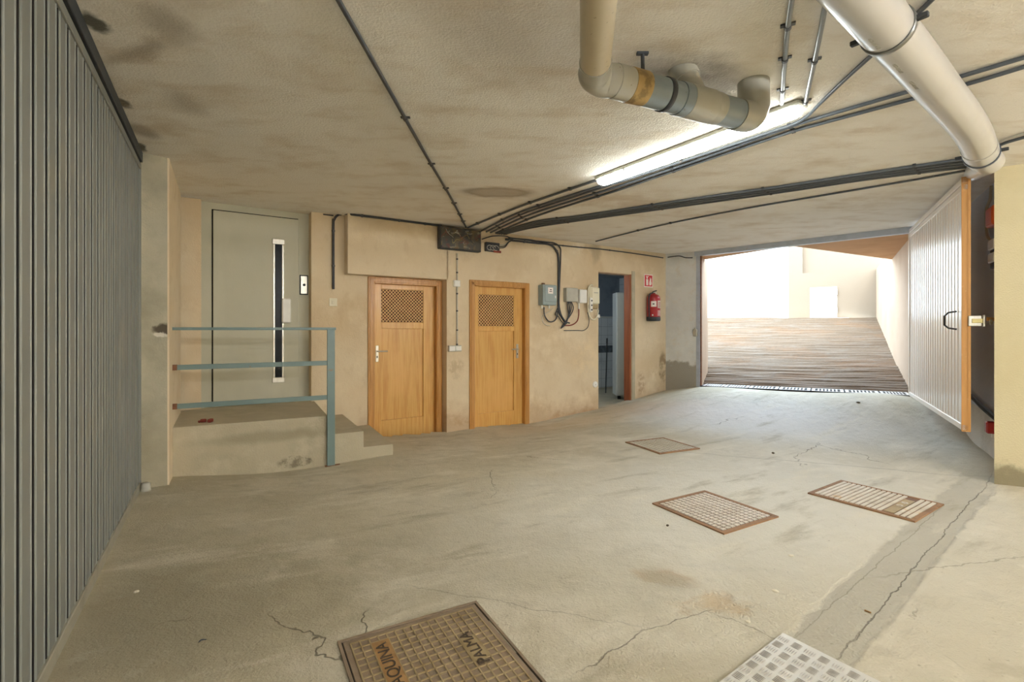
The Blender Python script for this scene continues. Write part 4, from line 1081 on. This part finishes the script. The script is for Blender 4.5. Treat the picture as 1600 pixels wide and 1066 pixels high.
# loops below the meter box
for k, (pp, rr, mm_, lab) in enumerate((
    ([(850, 480), (850, 487), (851, 493), (855, 500), (860, 503), (866, 501.5), (870, 496), (871, 486)], .010, m_black, 'black cable hanging in a loop below the blue-grey meter box'),
    ([(864, 481), (858, 487), (850, 492), (847, 496), (848, 503), (853, 508), (860, 509)], .005, m_silver_cable, 'thin pale cable dangling below the blue-grey meter box'),
    ([(873, 478), (868, 491), (872, 494), (878, 503), (884, 507)], .008, m_charcoal, 'short dark cable tail at the foot of the riser'))):
    conduit('wall_conduit', lab, None, rr, mm_, (.05,) if k == 0 else (), path=wpth(W, pp, -.05), flat=1)
# round white cap
c = W.loc(929.5, 601, 0)
t = thing('blanking_disc', 'round white cap low on the wall by the open doorway', 'wall cap', base_of(W, c.x, c.z))
MB(W.M @ Matrix.Translation(c) @ Matrix.Rotation(PI / 2, 4, 'X')).lathe([(.052, -.002), (.052, .012), (.046, .018), (0, .018)], 24).build('disc', m_white_plastic, t)
MB(W.M @ Matrix.Translation(c) @ Matrix.Rotation(PI / 2, 4, 'X')).lathe([(.009, .016), (.009, .022), (0, .022)], 12).build('centre_screw', m_grey_plastic, t)

# ------------------------------------------------------------------ fire extinguisher and sign
s0, s1 = W.s(1006), W.s(1019.5)
z0, z1 = W.z(1013, 449), W.z(1013, 429)
t = thing('extinguisher_sign', 'red and white sign with extinguisher pictogram above the extinguisher', 'sign', base_of(W, (s0 + s1) / 2, z0))
MB(W.M).box(s0, s1, -.006, .001, z0, z1).build('board', m_sign_white, t)
MB(W.M).box(s0 + .016, s1 - .016, -.008, -.005, z0 + .016, z1 - .016).build('red_field', m_sign_red, t)
w_ = s1 - s0; h_ = z1 - z0
mb = MB(W.M).box(s0 + w_ * .22, s0 + w_ * .46, -.010, -.007, z0 + h_ * .14, z0 + h_ * .62).box(s0 + w_ * .26, s0 + w_ * .40, -.010, -.007, z0 + h_ * .66, z0 + h_ * .80).box(s0 + w_ * .20, s0 + w_ * .52, -.010, -.007, z0 + h_ * .81, z0 + h_ * .86)
mb.build('extinguisher_pictogram', m_sign_white, t)
fl = [(.60, .14), (.80, .16), (.86, .32), (.80, .50), (.82, .72), (.74, .62), (.70, .80), (.64, .60), (.60, .46), (.56, .28)]
mb = MB(W.M); k = len(fl)
mb.add([(s0 + w_ * x, -.010, z0 + h_ * y) for x, y in fl] + [(s0 + w_ * x, -.007, z0 + h_ * y) for x, y in fl], [tuple(range(k))] + [(i, (i + 1) % k, k + (i + 1) % k, k + i) for i in range(k)])
mb.build('flame_pictogram', m_sign_white, t)

ec = W.loc(1021, 480, -.09)
zb, zt = W.z(1021, 502), W.z(1021, 455)
R_ = (W.s(1028, -.09) - W.s(1014, -.09)) / 2
t = thing('fire_extinguisher', 'red fire extinguisher with black hose hung on the wall', 'fire extinguisher', base_of(W, ec.x, zb, -.09))
Me = W.M @ Matrix.Translation((ec.x, -.09, 0))
H_ = zt - zb
MB(Me).lathe([(0, zb + .05), (R_, zb + .05), (R_, zb + H_ * .74), (R_ * .93, zb + H_ * .80), (R_ * .7, zb + H_ * .855), (R_ * .35, zb + H_ * .88), (R_ * .3, zb + H_ * .91), (0, zb + H_ * .91)], 28).build('cylinder_body', m_red, t)
MB(Me).lathe([(0, zb), (R_ * .92, zb), (R_ * 1.03, zb + .012), (R_ * 1.03, zb + .07), (R_, zb + .075)], 28).build('rubber_base', m_charcoal, t)
MB(Me).box(-.022, .03, -.022, .022, zb + H_ * .895, zb + H_ * .95, .006).build('valve', m_alu, t)
hd = MB(Me).tube(smooth_path([(-.02, 0, zb + H_ * .955), (.03, 0, zb + H_ * .98), (.085, 0, zb + H_ * 1.0)], 4), .010, 8).build('upper_lever', m_charcoal, t)
MB(Me).tube(smooth_path([(-.01, 0, zb + H_ * .925), (.04, -.0, zb + H_ * .93), (.09, 0, zb + H_ * .925)], 4), .009, 8).build('lower_lever', m_charcoal, t)
MB(Me @ Matrix.Translation((.03, -.024, zb + H_ * .92)) @ Matrix.Rotation(PI / 2, 4, 'X')).lathe([(.017, 0), (.017, .012), (0, .012)], 14).build('pressure_gauge', m_sign_white, t)
MB(Me).tube(smooth_path([(-.02, -.01, zb + H_ * .925), (-R_ * .9, -.02, zb + H_ * .88), (-R_ * 1.18, -.02, zb + H_ * .76), (-R_ * 1.16, -.02, zb + H_ * .5), (-R_ * 1.12, -.02, zb + H_ * .2), (-R_ * 1.08, -.02, zb + H_ * .1)], 5), .013, 10).build('hose', m_charcoal, t)
MB(Me @ Matrix.Translation((-R_ * .9, -.07, zb + H_ * .19)) @ Matrix.Rotation(PI / 2, 4, 'X')).lathe([(.014, 0), (.014, .01), (0, .01)], 12).build('hose_clip_button', m_white_plastic, t)
def cyl_label(name, a0, a1, za, zb2, mat, rr=1.012):
    v, f = [], []
    for k in range(13):
        a = a0 + (a1 - a0) * k / 12
        for z in (za, zb2): v.append((R_ * rr * math.cos(a), R_ * rr * math.sin(a), z))
    for k in range(12): f.append((2 * k, 2 * k + 2, 2 * k + 3, 2 * k + 1))
    return MB(Me).add(v, f, True).build(name, mat, t)
cyl_label('round_label', PI + .35, PI + 1.15, zb + H_ * .46, zb + H_ * .64, m_sign_white)
cyl_label('round_label_mark', PI + .60, PI + .85, zb + H_ * .53, zb + H_ * .57, m_charcoal, 1.02)
cyl_label('upper_label', PI + 1.35, PI + 2.7, zb + H_ * .42, zb + H_ * .66, m_cover_pale)
for k in range(4):
    cyl_label('upper_label_print', PI + 1.5, PI + 2.2 - .1 * (k % 2), zb + H_ * (.46 + .045 * k), zb + H_ * (.48 + .045 * k), m_red, 1.02)
for k in range(4):
    cyl_label('lower_label_print', PI + 1.35, PI + 2.1 - .12 * (k % 2), zb + H_ * (.18 + .045 * k), zb + H_ * (.20 + .045 * k), m_sign_white, 1.015)
MB(W.M).box(ec.x - .02, ec.x + .02, -.09, -.001, zb + H_ * .86, zb + H_ * .90).build('wall_bracket', m_charcoal, t)

# ------------------------------------------------------------------ ceiling light fixture and added fill tubes
def ceiling_light(p0, p1, label, mat, w=.12):
    p0, p1 = Vector(p0), Vector(p1)
    d = (p1 - p0); Lh = d.length
    Mx = Matrix.Translation((p0.x, p0.y, CEIL)) @ Matrix.Rotation(math.atan2(d.y, d.x), 4, 'Z')
    t = thing('ceiling_light', label, 'ceiling light', Mx @ Matrix.Translation((Lh / 2, 0, 0)))
    MB(Mx).box(-.01, Lh + .01, -w / 2, w / 2, -.035, .0, .008).build('housing', m_grey_plastic, t)
    mb = MB(Mx)
    pr = [(-w * .46, -.034), (-w * .44, -.06), (-w * .30, -.082), (0, -.09), (w * .30, -.082), (w * .44, -.06), (w * .46, -.034)]
    n_ = len(pr)
    xs = [0, .015, .05, Lh - .05, Lh - .015, Lh]; scs = [.3, .75, 1, 1, .75, .3]
    v = []
    for x, sc in zip(xs, scs):
        for y, z in pr: v.append((x, y * (sc ** .5), -.034 + (z + .034) * sc))
    f = []
    for i in range(len(xs) - 1):
        for k in range(n_ - 1): f.append((i * n_ + k, i * n_ + k + 1, (i + 1) * n_ + k + 1, (i + 1) * n_ + k))
    f += [tuple(range(n_))[::-1], tuple(range((len(xs) - 1) * n_, len(xs) * n_))]
    mb.add(v, f, True)
    mb.build('diffuser', mat, t)
    for x in (Lh * .2, Lh * .8):
        MB(Mx).box(x - .012, x + .012, -w * .52, w * .52, -.05, -.028, .003).build('diffuser_clip', m_grey_plastic, t)
    return t
pA, pB = ceil_pt(937, 287, .06), ceil_pt(1253, 173, .06)
ceiling_light(pA, pB, 'lit fluorescent ceiling light with long white diffuser', m_tubelight)
def fill_tube(x, y, ang, label, Lh=1.5, drop=.38):  # unseen tubes added behind the camera as fill light
    Mx = Matrix.Translation((x, y, CEIL - drop)) @ Matrix.Rotation(ang, 4, 'Z')
    t = thing('fill_tube', label, 'ceiling light', Mx @ Matrix.Translation((Lh / 2, 0, 0)))
    MB(Mx).tube([(.03, 0, 0), (Lh - .03, 0, 0)], .032, 14).build('added_fill_tube', m_fill_glow, t)
    for xa, xb in ((0, .03), (Lh - .03, Lh)):
        e = MB(Mx).tube([(xa, 0, 0), (xb, 0, 0)], .036, 14).build('end_holder', m_grey_plastic, t)
    for xx in (.015, Lh - .015):
        MB(Mx).tube([(xx, 0, .03), (xx, 0, drop)], .004, 6).build('chain', m_steel_conduit, t)
for x, y, lab in ((1.6, -2.0, 'unseen fill tube added over the garage bay behind the viewpoint'), (5.2, .2, 'unseen fill tube added in the bay beyond the beige pillar'), (4.6, -3.4, 'unseen fill tube added in the middle of the far bay'), (7.4, -1.4, 'unseen fill tube added by the far side wall'), (2.6, -4.4, 'unseen fill tube added by the near wall')):
    fill_tube(x, y, .55, lab)

# ------------------------------------------------------------------ drain pipes under the ceiling
def clamp(p, d, r, t, lug=True, nm='pipe_clamp', mat=None):
    up = Vector((0, 0, 1)); sd = d.cross(up).normalized(); u2 = sd.cross(d).normalized()
    mb = MB()
    N_ = 28
    v, f = [], []
    for k in range(N_):
        a = 2 * PI * k / N_
        e = sd * math.cos(a) + u2 * math.sin(a)
        for rr, dd in ((r * 1.005, -.014), (r * 1.07, -.014), (r * 1.07, .014), (r * 1.005, .014)): v.append(p + e * rr + d * dd)
    for k in range(N_):
        k2 = (k + 1) % N_
        for j in range(4): f.append((k * 4 + j, k * 4 + (j + 1) % 4, k2 * 4 + (j + 1) % 4, k2 * 4 + j))
    mb.add(v, f, True)
    o = mb.build(nm, mat or m_steel_conduit, t)
    if lug:
        for s_ in (-1, 1):
            q = p + sd * s_ * (r * 1.07 + .015)
            Ml = Matrix(((d.x, sd.x, u2.x, q.x), (d.y, sd.y, u2.y, q.y), (d.z, sd.z, u2.z, q.z), (0, 0, 0, 1)))
            MB(Ml).box(-.012, .012, -.02, .02, -.010, .010, .003).build('clamp_bolt', m_charcoal, o)
        top = p + u2 * r * 1.05
        MB().tube([top, Vector((top.x, top.y, CEIL))], .006, 8).build('hanger_rod', m_charcoal, o)
    return o
wp_ = []
for px, py in ((1240, -130), (1300, -55), (1345, -3), (1386, 46), (1433, 100), (1471, 146), (1500, 180), (1522, 212), (1534, 243)):
    wp_.append(atz(px, py, CEIL - .20))
wp_ = smooth_path(wp_, 6)
R2 = .089
wpipe = thing('white_drain_pipe', 'wide pale plastic drain pipe curving under the ceiling to the beige pillar', 'pipe', Matrix.Translation(wp_[len(wp_) // 2]))
MB().tube(cut(wp_, 0, .93, 40), R2, 32).build('pipe', m_pvc, wpipe)
MB().tube(cut(wp_, .925, 1, 4), R2 * 1.05, 32).build('coupling', m_pvc, wpipe)
pe, de = along(wp_, 1)
pe2 = atz(1538, 262, 2.56)
end = Vector((4.45, 4.64, 2.86))
MB().tube(smooth_path([pe - de * .03, pe + de * .07, pe + de * .16 + Vector((.02, 0, .0)), pe + de * .26 + Vector((.05, .02, .02))], 6), [R2 * .98] * 19, 28).build('elbow', m_pvc, wpipe)
e0 = pe + de * .22 + Vector((.04, .01, .01))
MB().tube([e0, e0.lerp(end, .5), end], R2 * .9, 28).build('tail_pipe', m_pvc, wpipe)
fbest = min(np.linspace(.1, .9, 161), key=lambda f: abs(CX + F * along(wp_, f)[0].x / along(wp_, f)[0].y - 1387))
p_, d_ = along(wp_, fbest)
clamp(p_, d_, R2, wpipe)
p_, d_ = along(wp_, .985)
clamp(p_, d_, R2 * 1.05, wpipe, mat=m_conduit_grey)
# printed marks along the pipe
mk = MB()
for fc in (fbest - .05, fbest + .045, fbest + .12):
    for k in range(9):
        p_, d_ = along(wp_, fc + k * .0042)
        up = Vector((0, 0, 1)); sd = d_.cross(up).normalized(); u2 = sd.cross(d_).normalized()
        e = (-u2 * .985 - sd * .17).normalized()
        q = p_ + e * (R2 + .0006)
        tn = d_.cross(e).normalized()
        hl = .007 if k % 3 else .005
        Mq = Matrix(((d_.x, tn.x, e.x, q.x), (d_.y, tn.y, e.y, q.y), (d_.z, tn.z, e.z, q.z), (0, 0, 0, 1)))
        mk.M = Mq; mk.box(-.0018, .0018, -hl, hl, -.001, .0006)
mk.build('printed_marking', m_grey_plastic, wpipe)

ga, gb = atz(938, 121, CEIL - .21), atz(1160, 181, CEIL - .21)
b0, b1 = atz(941, -110, CEIL - .17), atz(930, 108, CEIL - .205)
gp = thing('soil_pipe', 'yellowed drain pipe elbowing into stained blue-grey pipe under the ceiling', 'pipe', Matrix.Translation(ga))
RG, RB = .079, .070
MB().tube([b0, b1], RB, 28).build('yellowed_pipe', m_pvc_old, gp)
dg = (gb - ga).normalized(); db = (b1 - b0).normalized()
ctr = ga.lerp(b1, .3)
el = [b1 - db * .06, b1, b1 + db * .05 , ga + dg * .02 + db * .02, ga + dg * .07, ga + dg * .13]
el = smooth_path(el, 5)
MB().tube(el, [RB * 1.06] * 8 + [RG * .98] * (len(el) - 8), 28).build('elbow', m_pvc_cream, gp)
gpts = [ga, gb]
def seg(f0, f1, r, nm, mat):
    return MB().tube([ga.lerp(gb, f0), ga.lerp(gb, f0 + .008), ga.lerp(gb, f1 - .008), ga.lerp(gb, f1)], [r * .985, r, r, r * .985], 28).build(nm, mat, gp)
seg(.08, .17, RG * 1.03, 'coupling', m_pvc_cream)
seg(.17, .27, RG * 1.06, 'glue_stained_collar', m_ochre)
seg(.27, .98, RG, 'grey_pipe', m_pvc_grey)
seg(.50, .56, RG * 1.07, 'coupling', m_pvc_grey)
tee = seg(.56, .74, RG * 1.09, 'tee_fitting', m_pvc_cream)
seg(.74, .80, RG * 1.05, 'coupling', m_pvc_cream)
pt_ = ga.lerp(gb, .64)
MB().tube([pt_, pt_ + Vector((-.02, .03, .10)), pt_ + Vector((-.06, .07, .23))], RG * .82, 24).build('branch_pipe', m_pvc_cream, tee)
MB().tube([pt_ + Vector((-.035, .05, .15)), pt_ + Vector((-.06, .07, .23))], RG * .95, 24).build('branch_collar', m_pvc_cream, tee)
clamp(ga.lerp(gb, .41), dg, RG, gp, lug=False, nm='black_strap', mat=m_black)
hp = ga.lerp(gb, .30)
hb_ = MB().tube([hp + Vector((-.02, .02, RG)), hp + Vector((-.02, .03, .212))], .010, 8).build('hanger', m_charcoal, gp)
MB(Matrix.Translation(hp + Vector((-.02, .03, .205)))).box(-.03, .03, -.012, .012, -.008, .006, .002).build('hanger_plate', m_charcoal, hb_)
eg = smooth_path([gb - dg * .05, gb, gb + dg * .055 + Vector((0, 0, .01)), gb + dg * .09 + Vector((0, 0, .06)), gb + dg * .09 + Vector((0, 0, .13)), gb + dg * .09 + Vector((0, 0, .22))], 5)
MB().tube(eg, RG * 1.07, 28).build('upturned_elbow', m_pvc_cream, gp)

# ------------------------------------------------------------------ covers in the floor
def cover_frame(c4):
    pts = [floor_pt(*c) for c in c4]
    return pts
def rect_from(l, t, r):
    """left, far and right corners (photo) -> origin at far-left corner, unit axes a (left->far) and b (far->right)"""
    pl, pt2, pr = floor_pt(*l), floor_pt(*t), floor_pt(*r)
    a = pt2 - pl; b = pr - pt2
    ax = a.normalized(); n_ = a.cross(b).normalized()
    if n_.z < 0: n_ = -n_
    bx = b - ax * b.dot(ax); lb = bx.length; bx.normalize()
    return pl, ax, bx, n_, a.length, lb
def cover_matrix(pl, ax, bx, n_):
    return Matrix(((ax.x, bx.x, n_.x, pl.x), (ax.y, bx.y, n_.y, pl.y), (ax.z, bx.z, n_.z, pl.z), (0, 0, 0, 1)))
def frame_boxes(mb, la, lb, w, z0, z1):
    return mb.box(0, la, 0, w, z0, z1).box(0, la, lb - w, lb, z0, z1).box(0, w, w, lb - w, z0, z1).box(la - w, la, w, lb - w, z0, z1)
# near cover with lettering
pl, ax, bx, n_, la, lb = rect_from((527, 1005), (744, 941), (850, 1062))
lb = .66
Mc = cover_matrix(pl, ax, bx, n_)
t = thing('manhole_cover', 'large square brown iron cover with raised lettering and grid', 'manhole cover', Mc @ Matrix.Translation((la / 2, lb / 2, 0)))
frame_boxes(MB(Mc), la, lb, .012, -.03, .008).build('frame', m_iron, t)
MB(Mc).box(.012, la - .012, .012, lb - .012, -.03, .001).build('seat_gap', m_dark, t)
MB(Mc).box(.018, la - .018, .018, lb - .018, -.02, .006, .002).build('plate', m_iron, t)
NA, NB_ = 15, 15
pit, pib = (la - .09) / NA, (lb - .09) / NB_
rib = MB(Mc)
pl1 = (3 * pit + .045 - pit * 1.0, 5 * pit + .045 - pit * 1.0, .045 + pib, .045 + 13 * pib)
pl2 = (12 * pit + .045 - pit, 14 * pit + .045 - pit, .045 + 4 * pib, .045 + 9 * pib)
# inset plates read across the cover (x = along far edge from the corner next to the railing side)
pl1 = (.045 + 2 * pit, .045 + 4 * pit, .045 + 1 * pib, .045 + 13 * pib)
pl2 = (.045 + 11 * pit, .045 + 13 * pit, .045 + 5 * pib, .045 + 9 * pib)
def in_plate(x, y):
    return any(p[0] + .001 < x < p[1] - .001 and p[2] + .001 < y < p[3] - .001 for p in (pl1, pl2))
for i in range(NA + 1):
    x = .045 + i * pit
    for j in range(NB_):
        if not in_plate(x, .045 + (j + .5) * pib): rib.box(x - .003, x + .003, .045 + j * pib, .045 + (j + 1) * pib, .005, .0095)
for j in range(NB_ + 1):
    y = .045 + j * pib
    for i in range(NA):
        if not in_plate(.045 + (i + .5) * pit, y): rib.box(.045 + i * pit, .045 + (i + 1) * pit, y - .003, y + .003, .005, .0095)
rib.build('rib_grid', m_iron_rib, t)
for p, word, mat_, nm in ((pl1, 'MAQUINA', m_iron_orange, 'lettered_plate'), (pl2, 'PALMA', m_iron_rib, 'lettered_plate')):
    o_ = MB(Mc).box(p[0], p[1], p[2], p[3], .004, .0095, .001).build(nm, mat_, t)
    cxm, cym = (p[0] + p[1]) / 2, (p[2] + p[3]) / 2
    if word == 'MAQUINA': cym = p[2] + (p[3] - p[2]) * .40
    Mt = Mc @ Matrix.Translation((cxm, cym, .010)) @ Matrix(((0, -1, 0, 0), (-1, 0, 0, 0), (0, 0, 1, 0), (0, 0, 0, 1)))
    # text runs from the near edge towards the far edge, letter tops towards the railing side
    Mt = Mc @ Matrix.Translation((cxm, cym, .0105)) @ Matrix(((0, -1, 0, 0), (-1, 0, 0, 0), (0, 0, 1, 0), (0, 0, 0, 1))) 
    tm = text_mesh(word, pit * 2 * .92, Mt, .0015)
    tm.build('lettering', m_iron_text, o_)

def small_cover(label, l, tt, r, kind):
    pl, ax, bx, n_, la, lb = rect_from(l, tt, r)
    up = max(floor_z(q.x, q.y) - q.z for q in (pl + ax * la * i / 6 + bx * lb * j / 6 for i in range(7) for j in range(7)))
    pl = pl + Vector((0, 0, max(up, 0)))
    Mc = cover_matrix(pl, ax, bx, n_)
    t = thing('manhole_cover', label, 'manhole cover', Mc @ Matrix.Translation((la / 2, lb / 2, 0)))
    zo = .006
    frame_boxes(MB(Mc), la, lb, .03, -.03, .004 + zo).build('frame', m_frame_iron, t)
    MB(Mc).box(.025, la - .025, .025, lb - .025, -.03, -.001 + zo).build('plate', m_cover_gap, t)
    cells = MB(Mc)
    if kind == 'grid':
        na, nb = 11, 17
        pa, pb = (la - .07) / na, (lb - .07) / nb
        for i in range(na):
            for j in range(nb):
                x, y = .035 + i * pa, .035 + j * pb
                cells.box(x + pa * .13, x + pa * .87, y + pb * .13, y + pb * .87, -.002 + zo, .005 + zo)
        cells.build('raised_square_grid', m_cover_pale, t)
    elif kind == 'bars':
        nb = 18
        pb = (lb - .06) / nb
        for j in range(nb):
            y = .03 + j * pb
            if j in (13, 14): continue
            cells.box(.035, la - .035, y + pb * .18, y + pb * .82, -.002 + zo, .006 + zo)
        cells.build('raised_rib', m_cover_pale, t)
        y = .03 + 13 * pb
        pt_ = MB(Mc).box(.06, la - .12, y + pb * .1, y + pb * 1.9, -.002 + zo, .004 + zo).build('cast_plate', m_iron_rib, t)
        for k in (.45, .62):
            MB(Mc @ Matrix.Translation((la * k, y + pb, .004 + zo))).lathe([(pb * .35, -.001), (pb * .6, -.001), (pb * .6, .003), (pb * .35, .003), (pb * .35, -.001)], 16).build('raised_ring', m_cover_pale, pt_)
    else:
        na, nb = 9, 12
        pa, pb = (la - .06) / na, (lb - .06) / nb
        for i in range(na):
            for j in range(nb):
                x, y = .03 + i * pa, .03 + j * pb
                cells.box(x + pa * .12, x + pa * .88, y + pb * .12, y + pb * .88, -.002 + zo, .003 + zo)
        cells.build('raised_square_grid', m_floor, t)
    return t
small_cover('rust-framed iron cover with pale square grid in the middle of the floor', (1019, 788), (1101, 768), (1229, 805), 'grid')
small_cover('rust-framed iron cover with parallel ribs nearest the beige pillar', (1262, 772), (1314, 752), (1475, 790), 'bars')
small_cover('faint dusty cover almost level with the floor near the driveway mouth', (977, 692), (1036, 685), (1101, 701), 'faint')
# aluminium tread plate
pl, ax, bx, n_, la, lb = rect_from((1128, 1066), (1223, 992), (1375, 1066))
Mc = cover_matrix(floor_pt(1223, 992) - ax * .75, ax, bx, n_)
la, lb = .75, .75
t = thing('tread_plate', 'shiny aluminium five-bar tread plate lying on the floor', 'metal plate', Mc @ Matrix.Translation((la / 2, lb / 2, 0)))
MB(Mc).box(0, la, 0, lb, -.01, .010, .002).build('sheet', m_tread, t)
tb = MB(Mc)
cell = .052
nx_, ny_ = int(la / cell), int(lb / cell)
for i in range(nx_):
    for j in range(ny_):
        cx_, cy_ = (i + .5) * cell, (j + .5) * cell
        for k in range(5):
            o_ = (k - 2) * cell * .17
            Lh = cell * .40
            if (i + j) % 2: p0_, p1_ = Vector((cx_ - Lh, cy_ + o_, 0)), Vector((cx_ + Lh, cy_ + o_, 0))
            else: p0_, p1_ = Vector((cx_ + o_, cy_ - Lh, 0)), Vector((cx_ + o_, cy_ + Lh, 0))
            d_ = (p1_ - p0_).normalized(); nn = Vector((-d_.y, d_.x, 0)) * .0026
            m_ = (p0_ + p1_) / 2
            vv = [p0_, m_ - nn, p1_, m_ + nn]
            z0_, z1_ = Vector((0, 0, .0095)), Vector((0, 0, .0125))
            tb.add([q + z0_ for q in vv] + [m_ + (q - m_) * .6 + z1_ for q in vv], [(4, 5, 6, 7), (0, 1, 5, 4), (1, 2, 6, 5), (2, 3, 7, 6), (3, 0, 4, 7)])
tb.build('raised_tread_pattern', m_tread_bar, t)

# ------------------------------------------------------------------ crumbs on the floor
def crumb(name, label, px, py, size, mat, seed, flat=.6, cat='pebble'):
    c = floor_pt(px, py)
    mb = MB(Matrix.Translation(c) @ Matrix.Rotation(seed, 4, 'Z'))
    n1, n2 = 7, 5
    v, f = [], []
    for j in range(n2):
        ph = PI * j / (n2 - 1)
        for k in range(n1):
            a = 2 * PI * k / n1
            w_ = 1 + .3 * mnoise.noise(Vector((seed + k, j, 3)))
            v.append((size * w_ * math.sin(ph) * math.cos(a) * 1.3, size * w_ * math.sin(ph) * math.sin(a), size * flat * (1 - math.cos(ph)) - .002))
    for j in range(n2 - 1):
        for k in range(n1):
            f.append((j * n1 + k, j * n1 + (k + 1) % n1, (j + 1) * n1 + (k + 1) % n1, (j + 1) * n1 + k))
    mb.add(v, f)
    return tag(mb.build(name, mat), label, cat)
crumb('pebble', 'dark pebble on the floor between faint cover and driveway mouth', 1208, 709, .016, m_pebble, 1.3)
crumb('pebble', 'dark pebble just before the drain grates', 1341, 630, .02, m_pebble, 2.3)
crumb('pebble', 'tiny dark pebble near the grid cover corner', 1043, 822, .010, m_pebble, 4.1)
crumb('plaster_crumb', 'pale plaster crumb on the floor along the ribbed gate', 213, 926, .010, m_pebble_pale, .4, cat='crumb')
crumb('plaster_crumb', 'flat pale plaster flake on the floor beyond the tread plate', 1236, 869, .014, m_pebble_pale, 3.4, .3, cat='crumb')
crumb('plaster_crumb', 'white plaster flake on the worn patch of floor', 1211, 924, .014, m_pebble_pale, 2.4, .3, cat='crumb')
crumb('plaster_crumb', 'small pale plaster crumb close to the tread plate tip', 1168, 972, .010, m_pebble_pale, 5.4, .4, cat='crumb')
pq = [floor_pt(310, 1006), floor_pt(315, 1002.5), floor_pt(323, 1001)]
tag(MB().tube(smooth_path([q + Vector((0, 0, .004 + .003 * (i == 1))) for i, q in enumerate(pq)], 4), [.001, .002, .003, .003, .003, .003, .002, .002, .001], 6).build('twig', m_charcoal), 'small dark curled twig on the floor near the ribbed gate', 'twig')
pq = [floor_pt(1351, 955), floor_pt(1361, 959)]
tag(MB().tube([q + Vector((0, 0, .004)) for q in pq], .004, 6).build('twig', m_iron_orange), 'tan wood splinter in the patched trench of the floor', 'splinter')

# ------------------------------------------------------------------ light
pl_d = bpy.data.lights.new('store_fill_light', 'POINT'); pl_o = bpy.data.objects.new('store_fill_light', pl_d)  # unseen point light added to brighten the store room
C.objects.link(pl_o)
pl_o.location = W.M @ Vector((W.s(935) - .45, TH + .6, 2.2))
pl_d.energy = 9; pl_d.color = (.75, .88, 1.0); pl_d.shadow_soft_size = .12
w = bpy.data.worlds.new('sky'); bpy.context.scene.world = w
w.use_nodes = True
bg = w.node_tree.nodes['Background']
bg.inputs[0].default_value = (.62, .80, 1.0, 1)
bg.inputs[1].default_value = 5.5
sd_ = bpy.data.lights.new('sun', 'SUN'); sun = bpy.data.objects.new('sun', sd_)
C.objects.link(sun)
sd_.energy = .9; sd_.angle = math.radians(20); sd_.color = (1, .93, .82)
sun.rotation_euler = Vector((.25, .75, -.62)).to_track_quat('-Z', 'Y').to_euler()

sc = bpy.context.scene
sc.view_settings.view_transform = 'Standard'
sc.view_settings.look = 'None'
sc.view_settings.gamma = 1
sc.view_settings.use_curve_mapping = False
sc.view_settings.exposure = 0.92
sc.cycles.max_bounces = 10
sc.cycles.diffuse_bounces = 6
sc.cycles.sample_clamp_indirect = 8.0
